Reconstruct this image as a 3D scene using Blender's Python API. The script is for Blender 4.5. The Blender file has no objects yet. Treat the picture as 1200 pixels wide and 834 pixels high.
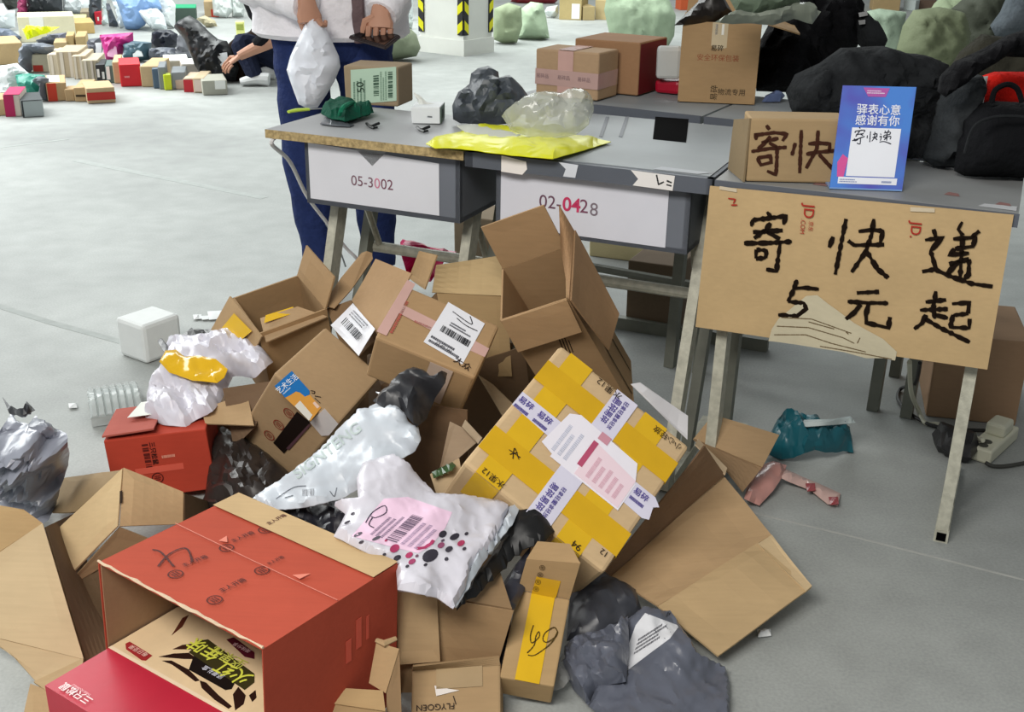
import bpy, bmesh, math, random
from mathutils import Vector as V, Matrix, Quaternion, noise
from mathutils.geometry import delaunay_2d_cdt

scene = bpy.context.scene
COL = scene.collection

# ---------------------------------------------------------------- camera
F_PX, PITCH, ROLL, CAM_H = 1352.2, .383466, .0181969, 1.31407
FW = V((0, math.cos(PITCH), -math.sin(PITCH)))
_u = V((0, math.sin(PITCH), math.cos(PITCH)))
CR = V((1, 0, 0)) * math.cos(ROLL) + _u * math.sin(ROLL)
CU = _u * math.cos(ROLL) - V((1, 0, 0)) * math.sin(ROLL)
CP = V((0, 0, CAM_H))
cam = bpy.data.cameras.new('camera')
cam.sensor_width = 36.0
cam.lens = F_PX / 1200 * 36
cam.clip_start = .05
camo = bpy.data.objects.new('camera', cam)
camo.matrix_world = Matrix((( CR.x, CU.x, -FW.x, CP.x), (CR.y, CU.y, -FW.y, CP.y), (CR.z, CU.z, -FW.z, CP.z), (0, 0, 0, 1)))
COL.objects.link(camo)
scene.camera = camo

# ---------------------------------------------------------------- light
world = bpy.data.worlds.new('world')
scene.world = world
world.use_nodes = True
_bg = world.node_tree.nodes['Background']
_bg.inputs[0].default_value = (.93, .97, .98, 1)
_bg.inputs[1].default_value = .27
scene.view_settings.view_transform = 'Standard'
scene.view_settings.look = 'None'
scene.view_settings.exposure = 0.0
scene.view_settings.gamma = 1.0


def area(name, loc, target, sx, sy, power, col):
    l = bpy.data.lights.new(name, 'AREA')
    l.shape = 'RECTANGLE'
    l.size, l.size_y, l.energy, l.color = sx, sy, power, col
    o = bpy.data.objects.new(name, l)
    o.location = loc
    o.rotation_euler = (V(target) - V(loc)).to_track_quat('-Z', 'Y').to_euler()
    COL.objects.link(o)
    return o


area('daylight_gate', (-5.5, 7.5, 3.6), (-1.0, 5.5, 0), 6, 4, 600, (.96, .99, .98))
area('ceiling_lamp_back', (-1.4, 12.0, 4.0), (-1.6, 11.5, 0), 8, 4, 600, (.95, 1, .98))
area('front_fill_lamp', (-1.0, -.3, 2.8), (-.1, 2.1, .2), 1.8, .8, 112, (1, .965, .91))  # added fill behind the camera, brightens the faces turned towards it


# ---------------------------------------------------------------- geometry helpers
def ray(px, py):
    return FW + CR * ((px - 600) / F_PX) + CU * ((417 - py) / F_PX)


def W(px, py, z=0.0):
    d = ray(px, py)
    return CP + d * ((z - CAM_H) / d.z)


def on(px, py, p0, n):
    d = ray(px, py)
    return CP + d * ((p0 - CP).dot(n) / d.dot(n))


def PY(px, py, y):
    d = ray(px, py)
    return CP + d * (y / d.y)


def pix(p):
    d = V(p) - CP
    z = d.dot(FW)
    return (600 + F_PX * d.dot(CR) / z, 417 - F_PX * d.dot(CU) / z)


def hexc(h, a=1.0):
    h = h.lstrip('#')
    r = []
    for i in (0, 2, 4):
        c = int(h[i:i + 2], 16) / 255
        r.append(c / 12.92 if c < .04045 else ((c + .055) / 1.055) ** 2.4)
    return (r[0], r[1], r[2], a)


# ---------------------------------------------------------------- materials
_MC = {}


def _base(name):
    m = bpy.data.materials.new(name)
    m.use_nodes = True
    return m, m.node_tree.nodes, m.node_tree.links, m.node_tree.nodes['Principled BSDF']


def mat(kind, color, rough=.6, var=.12, scale=14.0, bump=.15, **kw):
    key = (kind, color, rough, var, scale, bump, tuple(sorted(kw.items())))
    if key in _MC:
        return _MC[key]
    m, N, L, b = _base(kind)
    c = hexc(color)
    lum = sum(c[:3]) / 3
    c = [min(1, (v + (lum - v) * kw.get('desat', 0)) * kw.get('gain', 1) * t) for v, t in zip(c[:3], kw.get('tint', (1, 1, 1)))]
    tc = N.new('ShaderNodeTexCoord')
    nz = N.new('ShaderNodeTexNoise')
    nz.inputs['Scale'].default_value = scale
    nz.inputs['Detail'].default_value = 5
    L.new(tc.outputs['Object'], nz.inputs['Vector'])
    rp = N.new('ShaderNodeMapRange')
    rp.inputs['From Min'].default_value = .25
    rp.inputs['From Max'].default_value = .75
    rp.inputs['To Min'].default_value = 1 - var
    rp.inputs['To Max'].default_value = 1 + var
    L.new(nz.outputs['Fac'], rp.inputs['Value'])
    mx = N.new('ShaderNodeVectorMath')
    mx.operation = 'SCALE'
    mx.inputs[0].default_value = c[:3]
    L.new(rp.outputs['Result'], mx.inputs['Scale'])
    L.new(mx.outputs['Vector'], b.inputs['Base Color'])
    b.inputs['Roughness'].default_value = rough
    b.inputs['Specular IOR Level'].default_value = kw.get('spec', .35)
    b.inputs['Metallic'].default_value = kw.get('metal', 0)
    if bump:
        n2 = N.new('ShaderNodeTexNoise')
        n2.inputs['Scale'].default_value = kw.get('bscale', scale * 5)
        n2.inputs['Detail'].default_value = 4
        if kw.get('ridge'):
            n2.noise_type = 'RIDGED_MULTIFRACTAL'
            n2.inputs['Distortion'].default_value = .6
            n2.inputs['Detail'].default_value = 2.5
        L.new(tc.outputs['Object'], n2.inputs['Vector'])
        bp = N.new('ShaderNodeBump')
        bp.inputs['Strength'].default_value = bump
        bp.inputs['Distance'].default_value = kw.get('bdist', .004)
        L.new(n2.outputs['Fac'], bp.inputs['Height'])
        L.new(bp.outputs['Normal'], b.inputs['Normal'])
    if kw.get('fibre'):
        # long fine streaks of corrugated kraft paper
        mp = N.new('ShaderNodeMapping')
        mp.inputs['Scale'].default_value = (6, 90, 90)
        L.new(tc.outputs['Object'], mp.inputs['Vector'])
        n3 = N.new('ShaderNodeTexNoise')
        n3.inputs['Scale'].default_value = 1.6
        L.new(mp.outputs['Vector'], n3.inputs['Vector'])
        r3 = N.new('ShaderNodeMapRange')
        r3.inputs['To Min'].default_value = .93
        r3.inputs['To Max'].default_value = 1.07
        L.new(n3.outputs['Fac'], r3.inputs['Value'])
        m3 = N.new('ShaderNodeVectorMath')
        m3.operation = 'SCALE'
        L.new(mx.outputs['Vector'], m3.inputs[0])
        L.new(r3.outputs['Result'], m3.inputs['Scale'])
        L.new(m3.outputs['Vector'], b.inputs['Base Color'])
    if kw.get('alpha'):
        b.inputs['Alpha'].default_value = kw['alpha']
    if kw.get('trans'):
        b.inputs['Transmission Weight'].default_value = kw['trans']
        b.inputs['IOR'].default_value = kw.get('ior', 1.2)
    if kw.get('sheen'):
        b.inputs['Sheen Weight'].default_value = kw['sheen']
    _MC[key] = m
    return m


def card(c='#a8825a'):
    r, g, b = [int(c[i:i + 2], 16) for i in (1, 3, 5)]
    kw = {}
    if r > g > b and 25 < r - b < 110 and r - g < 60:
        kw = {'desat': .24, 'gain': 1.22, 'tint': (.97, 1.03, 1.0)}     # kraft tones: a little paler and greyer
    return mat('cardboard', c, .82, .07, 9, .10, fibre=1, spec=.2, **kw)


def poly(c, rough=.32, bump=.45, alpha=0, bscale=24.0):
    return mat('plastic_film', c, rough, .06, 8, min(1, bump * 1.3), bscale=bscale, bdist=.008, spec=.45, alpha=alpha, ridge=1)


def cloth(c):
    return mat('cloth', c, .9, .18, 22, .8, bscale=38.0, bdist=.012, spec=.15)


def ink(c):
    return mat('ink', c, .6, .05, 20, 0, spec=.2)


def paper(c='#e6e6ea'):
    return mat('paper', c, .7, .03, 10, .05, spec=.25)


def tape(c, rough=.2):
    return mat('tape_film', c, rough, .06, 16, .25, bscale=40.0, bdist=.002, spec=.5)


# ---------------------------------------------------------------- object helpers
GROUND = {}


def tag(o, label=None, cat=None, group=None, kind=None):
    if label:
        o['label'] = label
    if cat:
        o['category'] = cat
    if group:
        o['group'] = group
    if kind:
        o['kind'] = kind
    return o


def root(name, label, cat, loc, group=None):
    o = bpy.data.objects.new(name, None)
    o.empty_display_size = .05
    o.location = loc
    COL.objects.link(o)
    return tag(o, label, cat, group)


def link(name, bm, ms, parent=None, smooth=False, label=None, crease=.5):
    """World-space bmesh -> one mesh object; a child keeps its world place."""
    bmesh.ops.recalc_face_normals(bm, faces=bm.faces)
    off = V((0, 0, 0))
    if parent is None and bm.verts:
        xs = [v.co for v in bm.verts]
        off = V((sum(v.x for v in xs) / len(xs), sum(v.y for v in xs) / len(xs), min(v.z for v in xs)))
        bmesh.ops.translate(bm, vec=-off, verts=bm.verts)
    if smooth:
        for f in bm.faces:
            f.smooth = True
        for e in bm.edges:        # keep hard creases crisp
            if len(e.link_faces) == 2 and e.calc_face_angle(0) > crease:
                e.smooth = False
    me = bpy.data.meshes.new(name)
    bm.to_mesh(me)
    bm.free()
    for m in (ms if isinstance(ms, (list, tuple)) else [ms]):
        me.materials.append(m)
    o = bpy.data.objects.new(name, me)
    COL.objects.link(o)
    if parent is None:
        o.location = off
    else:
        o.parent = parent
        o.location = -parent.location if parent.parent is None else V((0, 0, 0))
    if label:
        o['label'] = label
    return o


def single(name, label, cat, bm, ms, smooth=False, group=None):
    return tag(link(name, bm, ms, None, smooth), label, cat, group)


def hexa(bm, p, mi=0):
    vs = [bm.verts.new(q) for q in p]
    for f in ((0, 3, 2, 1), (4, 5, 6, 7), (0, 1, 5, 4), (1, 2, 6, 5), (2, 3, 7, 6), (3, 0, 4, 7)):
        bm.faces.new([vs[i] for i in f]).material_index = mi
    return vs


def panel(bm, q, th=.004, n=5, warp=.004, seed=0, side=-1):
    """Sheet of card: bilinear quad with thickness, slightly warped."""
    q = [V(p) for p in q]
    nr = ((q[2] - q[0]).cross(q[3] - q[1])).normalized()
    g = []
    for k in (0, 1):
        rows = []
        for i in range(n + 1):
            r = []
            for j in range(n + 1):
                u, v = i / n, j / n
                p = q[0] * (1 - u) * (1 - v) + q[1] * u * (1 - v) + q[2] * u * v + q[3] * (1 - u) * v
                w = noise.noise(p * 6 + V((seed * 3.1, 0, 0))) * warp * 2
                e = 1 if (0 < i < n and 0 < j < n) else .35
                r.append(bm.verts.new(p + nr * (w * e + side * th * k)))
            rows.append(r)
        g.append(rows)
    for i in range(n):
        for j in range(n):
            bm.faces.new((g[0][i][j], g[0][i + 1][j], g[0][i + 1][j + 1], g[0][i][j + 1]))
            bm.faces.new((g[1][i][j], g[1][i][j + 1], g[1][i + 1][j + 1], g[1][i + 1][j]))
    for a in range(n):
        for (r0, c0, r1, c1) in ((a, 0, a + 1, 0), (a + 1, n, a, n), (0, a + 1, 0, a), (n, a, n, a + 1)):
            bm.faces.new((g[0][r0][c0], g[1][r0][c0], g[1][r1][c1], g[0][r1][c1]))


def slab(bm, pts, n, th=.0006):
    """Flat polygon with a hair of thickness (tape, stickers, print)."""
    a = [bm.verts.new(p) for p in pts]
    b = [bm.verts.new(p + n * th) for p in pts]
    k = len(a)
    bm.faces.new(b)
    bm.faces.new(a[::-1])
    for i in range(k):
        bm.faces.new((a[i], a[(i + 1) % k], b[(i + 1) % k], b[i]))


def obox(bm, M, D, bevel=.004, jit=0, seed=0):
    """Oriented box, centre at M, full sizes D."""
    r = bmesh.ops.create_cube(bm, size=1)
    vs = r['verts']
    rnd = random.Random(seed)
    for v in vs:
        v.co = V((v.co.x * D[0], v.co.y * D[1], v.co.z * D[2])) + V([rnd.uniform(-jit, jit) for _ in range(3)])
    if bevel:
        es = list({e for v in vs for e in v.link_edges})
        g = bmesh.ops.bevel(bm, geom=es, offset=bevel, segments=2, affect='EDGES', profile=.5)
        vs = list({v for f in g['faces'] for v in f.verts} | {v for v in vs if v.is_valid})
    bmesh.ops.transform(bm, matrix=M, verts=vs)


def tube(bm, pts, rad, seg=8, squash=None, capped=True):
    pts = [V(p) for p in pts]
    if not isinstance(rad, (list, tuple)):
        rad = [rad] * len(pts)
    rings = []
    up = V((0, 0, 1))
    t0 = (pts[1] - pts[0]).normalized()
    s = t0.cross(up if abs(t0.z) < .95 else V((0, 1, 0))).normalized()
    for i, p in enumerate(pts):
        t = (pts[min(i + 1, len(pts) - 1)] - pts[max(i - 1, 0)]).normalized()
        s = (s - t * s.dot(t)).normalized()
        b = t.cross(s)
        r = rad[i]
        rx, ry = r if isinstance(r, tuple) else (r, r)
        rings.append([bm.verts.new(p + s * math.cos(2 * math.pi * k / seg) * rx + b * math.sin(2 * math.pi * k / seg) * ry) for k in range(seg)])
    for a, b in zip(rings, rings[1:]):
        for k in range(seg):
            bm.faces.new((a[k], a[(k + 1) % seg], b[(k + 1) % seg], b[k]))
    if capped:
        bm.faces.new(rings[0][::-1])
        bm.faces.new(rings[-1])


def smoothpath(pts, n=6):
    pts = [V(p) for p in pts]
    out = []
    for i in range(len(pts) - 1):
        p0, p1, p2, p3 = pts[max(i - 1, 0)], pts[i], pts[i + 1], pts[min(i + 2, len(pts) - 1)]
        for k in range(n):
            t = k / n
            out.append(.5 * ((2 * p1) + (p2 - p0) * t + (2 * p0 - 5 * p1 + 4 * p2 - p3) * t * t + (3 * p1 - p0 - 3 * p2 + p3) * t ** 3))
    out.append(pts[-1])
    return out


def bar(bm, a, b, w, d, side):
    """Square tube from a to b; side = horizontal direction of its width."""
    a, b = V(a), V(b)
    t = (b - a).normalized()
    s = (V(side) - t * V(side).dot(t)).normalized() * w / 2
    e = t.cross(s).normalized() * d / 2
    hexa(bm, [a - s - e, a + s - e, a + s + e, a - s + e, b - s - e, b + s - e, b + s + e, b - s + e])


def wrink(p, seed, f):
    q = p * f * .8 + V((seed * 7.3, seed * 1.7, seed * 3.9))
    q += noise.noise_vector(q * .9) * .5
    r = (1 - 2.4 * abs(noise.noise(q))) * .55 + (1 - 2.4 * abs(noise.noise(q * 2.3 + V((5, 1, 2))))) * .3
    s = V((q.x + q.y * .6, (q.y - q.z) * .25, q.z * .3))
    r += (1 - 3.0 * abs(noise.noise(s * 2.6 + V((seed, 3, 1))))) * .28
    return r - .32


def wrink_soft(p, seed, f):
    q = p * f + V((seed * 7.3, seed * 1.7, seed * 3.9))
    r = 0
    a = 1
    for k in range(3):
        r += a * (1 - 2 * abs(noise.noise(q)))
        q = q * 2.1
        a *= .5
    return r * .5 - .35


def pillow(bm, outline, pos, T=.03, Tb=.01, thin=False, R=None, amp=.006, wf=9.0, step=7, jag=0, seed=0, dense=None, zmin=.002, mi=0):
    """Inflated bag: outline of (x, y[, z]) with pos(x, y) -> world point; front and back sheet, both creased."""
    rnd = random.Random(seed)
    dense = dense or step
    pts = []
    k = len(outline)
    for i in range(k):
        a, b = V(outline[i][:2]), V(outline[(i + 1) % k][:2])
        n = max(1, int((b - a).length / dense))
        for j in range(n):
            p = a.lerp(b, j / n)
            if jag:
                p += V((rnd.uniform(-jag, jag), rnd.uniform(-jag, jag)))
            pts.append(p)
    nb = len(pts)
    xs, ys = [p.x for p in pts], [p.y for p in pts]
    x0, x1, y0, y1 = min(xs), max(xs), min(ys), max(ys)

    def inside(x, y):
        c = False
        for i in range(nb):
            a, b = pts[i], pts[i - 1]
            if (a.y > y) != (b.y > y) and x < (b.x - a.x) * (y - a.y) / (b.y - a.y) + a.x:
                c = not c
        return c

    def dist(x, y):
        m = 1e9
        for i in range(nb):
            a, b = pts[i - 1], pts[i]
            dx, dy = b.x - a.x, b.y - a.y
            l = dx * dx + dy * dy
            t = 0 if l == 0 else max(0, min(1, ((x - a.x) * dx + (y - a.y) * dy) / l))
            d = (a.x + dx * t - x) ** 2 + (a.y + dy * t - y) ** 2
            if d < m:
                m = d
        return math.sqrt(m)
    inn = []
    y = y0 + step / 2
    row = 0
    while y < y1:
        x = x0 + (step / 2 if row % 2 else 0)
        while x < x1:
            px, py = x + rnd.uniform(-.2, .2) * step, y + rnd.uniform(-.2, .2) * step
            if inside(px, py):
                d = dist(px, py)
                if d > step * .45:
                    inn.append((px, py, d))
            x += step
        y += step * .87
        row += 1
    allp = pts + [V((a, b)) for a, b, _ in inn]
    r = delaunay_2d_cdt(allp, [(i, (i + 1) % nb) for i in range(nb)], [], 1, 1e-4)
    vs2, faces = r[0], r[2]
    dm = max([d for _, _, d in inn] + [step])
    R = R or dm
    base = [V(pos(p.x, p.y)) for p in vs2]
    # mean normal, turned towards the camera
    nr = V((0, 0, 0))
    ob = [V(pos(p.x, p.y)) for p in pts]
    c0 = sum(ob, V((0, 0, 0))) / nb
    for i in range(nb):
        nr += (ob[i - 1] - c0).cross(ob[i] - c0)
    nr.normalize()
    if nr.dot(CP - c0) < 0:
        nr = -nr
    front, back = [], []
    orig = r[3]
    for i, p in enumerate(vs2):
        edge = any(o < nb for o in orig[i]) if orig[i] else True
        d = 0 if edge else dist(p.x, p.y)
        s = min(1.0, d / R)
        h = math.sqrt(max(0, 1 - (1 - s) ** 2))
        w = wrink(base[i], seed, wf) * .7 + wrink(base[i], seed + 3, wf * 3.1) * .42
        q = base[i] + nr * (T * h + amp * w * min(1, .25 + s * 2))
        q2 = base[i] - nr * (Tb * h + .0015 - amp * w * .3)
        if q.z < zmin + .002:
            q.z = zmin + .002
        if q2.z < zmin:
            q2.z = zmin
        front.append(bm.verts.new(q))
        back.append(bm.verts.new(q2))
    cnt = {}
    for f in faces:
        try:
            bm.faces.new([front[i] for i in f]).material_index = mi
            if not thin:
                bm.faces.new([back[i] for i in reversed(f)]).material_index = mi
        except ValueError:
            continue
        for i in range(len(f)):
            e = (f[i], f[(i + 1) % len(f)])
            if (e[1], e[0]) in cnt:
                del cnt[(e[1], e[0])]
            else:
                cnt[e] = 1
    if thin:
        bmesh.ops.delete(bm, geom=back, context='VERTS')
        return
    for a, b in cnt:
        bm.faces.new((front[b], front[a], back[a], back[b])).material_index = mi


def drape(objs, target, d, lift=.0012):
    """Lay flat print onto a bag: every vertex slides onto the target's surface."""
    from mathutils.bvhtree import BVHTree
    me = target.data
    mw = target.location + (target.parent.location if target.parent else V())
    bv = BVHTree.FromPolygons([v.co + mw for v in me.vertices], [list(q.vertices) for q in me.polygons])
    d = V(d).normalized()
    for o in objs:
        ow = o.location + (o.parent.location if o.parent else V())
        bm = bmesh.new()
        bm.from_mesh(o.data)
        if len(bm.faces) < 1500:
            for _ in range(3):
                lg = [e for e in bm.edges if e.calc_length() > .006]
                if not lg:
                    break
                bmesh.ops.triangulate(bm, faces=[q for q in bm.faces if len(q.verts) > 4])
                lg = [e for e in bm.edges if e.calc_length() > .006]
                bmesh.ops.subdivide_edges(bm, edges=lg, cuts=1)
        for v in bm.verts:
            v.tag = False
            p = v.co + ow
            sight = (p - CP).normalized()
            h = bv.ray_cast(CP, sight)
            if h[0] is not None:
                v.co = h[0] - sight * lift - ow
            else:
                v.tag = True
        bmesh.ops.delete(bm, geom=[v for v in bm.verts if v.tag], context='VERTS')
        bm.to_mesh(o.data)
        bm.free()


def zpos(ctrl):
    """pos() for pillow: heights of the control points (x, y, z) spread between them."""
    def f(x, y):
        s = t = 0
        for c in ctrl:
            w = 1 / (((x - c[0]) ** 2 + (y - c[1]) ** 2) + 4) ** 1.2
            s += w * c[2]
            t += w
        return W(x, y, s / t)
    return f


def plane_pos(p0, n):
    return lambda x, y: on(x, y, p0, n)


def arc_text(parent, name, body, org, xd, yd, h, m, bold=0, shear=0, align='CENTER', lift=None):
    """Lettering as a flat mesh: org = centre, xd/yd unit directions, h = letter height."""
    cu = bpy.data.curves.new('txt', 'FONT')
    cu.body = body
    cu.size = 1
    cu.shear = shear
    cjk = any(ord(ch) > 0x2e80 for ch in body)
    cu.offset = 0 if cjk else bold
    cu.align_x = align
    cu.align_y = 'CENTER'
    o = bpy.data.objects.new('txt', cu)
    COL.objects.link(o)
    dg = bpy.context.evaluated_depsgraph_get()
    me = bpy.data.meshes.new_from_object(o.evaluated_get(dg))
    bm = bmesh.new()
    bm.from_mesh(me)
    bpy.data.objects.remove(o)
    bpy.data.curves.remove(cu)
    bpy.data.meshes.remove(me)
    xd, yd = V(xd).normalized(), V(yd).normalized()
    n = xd.cross(yd).normalized()
    n0 = n if lift is None else lift
    if cjk and bold:      # heavier strokes: the glyphs again, a hair aside
        g0 = bm.verts[:] + bm.edges[:] + bm.faces[:]
        for dx, dy in ((bold, 0), (0, bold)):
            d = bmesh.ops.duplicate(bm, geom=g0)
            for v in d['geom']:
                if isinstance(v, bmesh.types.BMVert):
                    v.co += V((dx, dy, dx * .004 + dy * .008))
    for v in bm.verts:
        v.co = org + xd * v.co.x * h + yd * v.co.y * h + n0 * (.0008 + v.co.z * h)
    return link(name, bm, m, parent)


def strokes(parent, name, lines, P, n, w, m, rough=.25, seed=0, lift=.0008, label=None):
    """Pen strokes: each line is a list of points mapped by P to a plane with normal n, drawn w wide."""
    bm = bmesh.new()
    rnd = random.Random(seed)
    for ln in lines:
        pts = [P(*p) for p in ln]
        if name.startswith('pen') and len(pts) > 2:
            pts = smoothpath(pts, 5)
        d = []
        for a, b in zip(pts, pts[1:]):
            k = max(1, int((b - a).length / (w * .6)))
            d += [a.lerp(b, i / k) for i in range(k)]
        d.append(pts[-1])
        if len(d) < 2:
            continue
        L, Rr = [], []
        for i, p in enumerate(d):
            t = (d[min(i + 1, len(d) - 1)] - d[max(i - 1, 0)]).normalized()
            s = n.cross(t).normalized()
            ww = w / 2 * (1 + rnd.uniform(-rough, rough))
            if i in (0, len(d) - 1):
                ww *= .75
            L.append(bm.verts.new(p + s * ww + n * lift))
            Rr.append(bm.verts.new(p - s * ww + n * lift))
        for i in range(len(d) - 1):
            bm.faces.new((L[i], L[i + 1], Rr[i + 1], Rr[i]))
    return link(name, bm, m, parent, label=label)


class Face:
    """A face of a box: u, v in 0..1 from corner o; px() drops a pixel of the picture onto it."""
    def __init__(s, o, u, v):
        s.o, s.u, s.v = V(o), V(u), V(v)
        s.n = s.u.cross(s.v).normalized()

    def uv(s, a, b):
        return s.o + s.u * a + s.v * b

    def px(s, x, y):
        return on(x, y, s.o, s.n)

    def patch(s, parent, name, pts, m, uv=True, th=.0006, lift=.0004, label=None):
        bm = bmesh.new()
        P = [(s.uv(*p) if uv else s.px(*p)) + s.n * lift for p in pts]
        slab(bm, P, s.n, th)
        return link(name, bm, m, parent, label=label)

    def rect(s, parent, name, u0, u1, v0, v1, m, **k):
        return s.patch(parent, name, [(u0, v0), (u1, v0), (u1, v1), (u0, v1)], m, **k)

    def text(s, parent, name, body, u, v, h, m, ang=0, flip=False, **k):
        x = s.u.normalized()
        y = s.n.cross(x)
        c, si = math.cos(ang), math.sin(ang)
        xd, yd = x * c + y * si, y * c - x * si
        return arc_text(parent, name, body, s.uv(u, v) + s.n * k.pop('up', .0012), xd, yd, h, m, **k)

    def pen(s, parent, name, lines, w, m, uv=True, up=.0014, **k):
        return strokes(parent, name, lines, (s.uv if uv else s.px), s.n, w, m, lift=up, **k)


def barcode(face, parent, u0, u1, v0, v1, seed=1, n=22, axis=0, m=None, up=.0014):
    rnd = random.Random(seed)
    bm = bmesh.new()
    t = 0
    while t < 1:
        w = rnd.choice((.5, 1, 1.5, 2)) / n * .5
        a, b = t, min(1, t + w)
        if axis == 0:
            q = [(u0 + (u1 - u0) * a, v0), (u0 + (u1 - u0) * b, v0), (u0 + (u1 - u0) * b, v1), (u0 + (u1 - u0) * a, v1)]
        else:
            q = [(u0, v0 + (v1 - v0) * a), (u1, v0 + (v1 - v0) * a), (u1, v0 + (v1 - v0) * b), (u0, v0 + (v1 - v0) * b)]
        bm.faces.new([bm.verts.new(face.uv(*p) + face.n * up) for p in q])
        t = b + rnd.choice((.5, 1, 1.5)) / n * .5
    return link('barcode', bm, m or ink('#2c2c30'), parent)


def lines_print(face, parent, u0, u1, v0, v1, rows, seed=1, m=None, axis=0, up=.0014, name='small_print'):
    """Rows of small illegible print as short dashes."""
    rnd = random.Random(seed)
    bm = bmesh.new()
    for r in range(rows):
        a = u0 if axis == 0 else v0
        e = u1 if axis == 0 else v1
        lo = (v0 + (v1 - v0) * (r + .2) / rows) if axis == 0 else (u0 + (u1 - u0) * (r + .2) / rows)
        hi = (v0 + (v1 - v0) * (r + .75) / rows) if axis == 0 else (u0 + (u1 - u0) * (r + .75) / rows)
        st = (e - a) / 26
        t = a
        end = e - rnd.random() * (e - a) * .35
        while t < end:
            w = st * rnd.uniform(.4, 1.1)
            q = [(t, lo), (t + w, lo), (t + w, hi), (t, hi)]
            if axis:
                q = [(b, a_) for a_, b in q]
            bm.faces.new([bm.verts.new(face.uv(*p) + face.n * up) for p in q])
            t += w + st * .4
    return link(name, bm, m or ink('#55555c'), parent)


def ring_stamp(face, parent, u, v, r, m, up=.0014, n=20, name='stamp'):
    bm = bmesh.new()
    x = face.u.normalized()
    y = face.n.cross(x)
    c = face.uv(u, v) + face.n * up
    a = [bm.verts.new(c + (x * math.cos(t) + y * math.sin(t)) * r) for t in [2 * math.pi * i / n for i in range(n)]]
    b = [bm.verts.new(c + (x * math.cos(t) + y * math.sin(t)) * r * .84) for t in [2 * math.pi * i / n for i in range(n)]]
    for i in range(n):
        bm.faces.new((a[i], a[(i + 1) % n], b[(i + 1) % n], b[i]))
    for k in (-.45, -.1, .25):
        w = .6 - abs(k) * .4
        for j in range(4):
            x0 = -w + j * w / 2 + .03
            q = [(x0, k), (x0 + w / 2.6, k), (x0 + w / 2.6, k + .2), (x0, k + .2)]
            bm.faces.new([bm.verts.new(c + x * r * p[0] + y * r * p[1]) for p in q])
    return link(name, bm, m, parent)


class Carton:
    """Cardboard box: body and, when open, four flaps on the +z rim. T centre, q quaternion, D sizes."""
    def __init__(s, name, label, T, q, D, m, group=None, cat='cardboard box', is_open=False, flaps=None, inner=None, bevel=.004, jit=.002, seed=0, seam=True, th=.004, base_z=None):
        s.M = Matrix.Translation(V(T)) @ Quaternion(q).to_matrix().to_4x4()
        s.D = V(D)
        z = min((s.M @ V((a * D[0] / 2, b * D[1] / 2, c * D[2] / 2))).z for a in (-1, 1) for b in (-1, 1) for c in (-1, 1))
        s.r = root(name, label, cat, (T[0], T[1], max(0, z)), group)
        s.m = m
        h = s.D / 2
        if not is_open:
            bm = bmesh.new()
            obox(bm, s.M, D, bevel, jit, seed)
            s.body = link('body', bm, m, s.r)
            if seam:
                g = .0012
                for sgn in (-1, 1):
                    bm = bmesh.new()
                    y0, y1 = (g, h.y - .004) if sgn > 0 else (-h.y + .004, -g)
                    f = s.face('top')
                    n = f.n
                    slab(bm, [s.M @ V(p) for p in ((-h.x + .004, y0, h.z), (h.x - .004, y0, h.z), (h.x - .004, y1, h.z), (-h.x + .004, y1, h.z))], n, .0015)
                    link('top_flap', bm, m, s.r)
        else:
            bm = bmesh.new()
            c = {(a, b, k): s.M @ V((a * h.x, b * h.y, k * h.z)) for a in (-1, 1) for b in (-1, 1) for k in (-1, 1)}
            for q4 in (((-1, -1), (1, -1)), ((1, -1), (1, 1)), ((1, 1), (-1, 1)), ((-1, 1), (-1, -1))):
                a, b = q4
                panel(bm, [c[a + (-1,)], c[b + (-1,)], c[b + (1,)], c[a + (1,)]], th, 4, .002, seed)
            panel(bm, [c[(-1, 1, -1)], c[(1, 1, -1)], c[(1, -1, -1)], c[(-1, -1, -1)]], th, 3, .001, seed)
            s.body = link('body', bm, m, s.r)
            edges = {'front': ((-1, -1), (1, -1), V((0, -1, 0))), 'right': ((1, -1), (1, 1), V((1, 0, 0))), 'back': ((1, 1), (-1, 1), V((0, 1, 0))), 'left': ((-1, 1), (-1, -1), V((-1, 0, 0)))}
            for k, (ln, ang) in (flaps or {}).items():
                a, b, o = edges[k]
                od = s.M.to_3x3() @ o
                zd = s.M.to_3x3() @ V((0, 0, 1))
                dr = (zd * math.cos(math.radians(ang)) + od * math.sin(math.radians(ang))) * ln
                A, B = c[a + (1,)], c[b + (1,)]
                ins = (B - A) * .015
                bm = bmesh.new()
                panel(bm, [A + ins, B - ins, B - ins * 1.6 + dr, A + ins * 1.6 + dr], th, 4, .004, seed + len(k))
                link('flap', bm, m, s.r)

    def face(s, k):
        h = s.D / 2
        c = lambda a, b, z: s.M @ V((a * h.x, b * h.y, z * h.z))
        q = {'top': ((-1, -1, 1), (1, -1, 1), (-1, 1, 1)), 'front': ((-1, -1, -1), (1, -1, -1), (-1, -1, 1)), 'right': ((1, -1, -1), (1, 1, -1), (1, -1, 1)), 'left': ((-1, 1, -1), (-1, -1, -1), (-1, 1, 1)), 'back': ((1, 1, -1), (-1, 1, -1), (1, 1, 1))}[k]
        o = c(*q[0])
        n = 1.5e-3 if k == 'top' else 0
        f = Face(o, c(*q[1]) - o, c(*q[2]) - o)
        f.o += f.n * n
        return f


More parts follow.
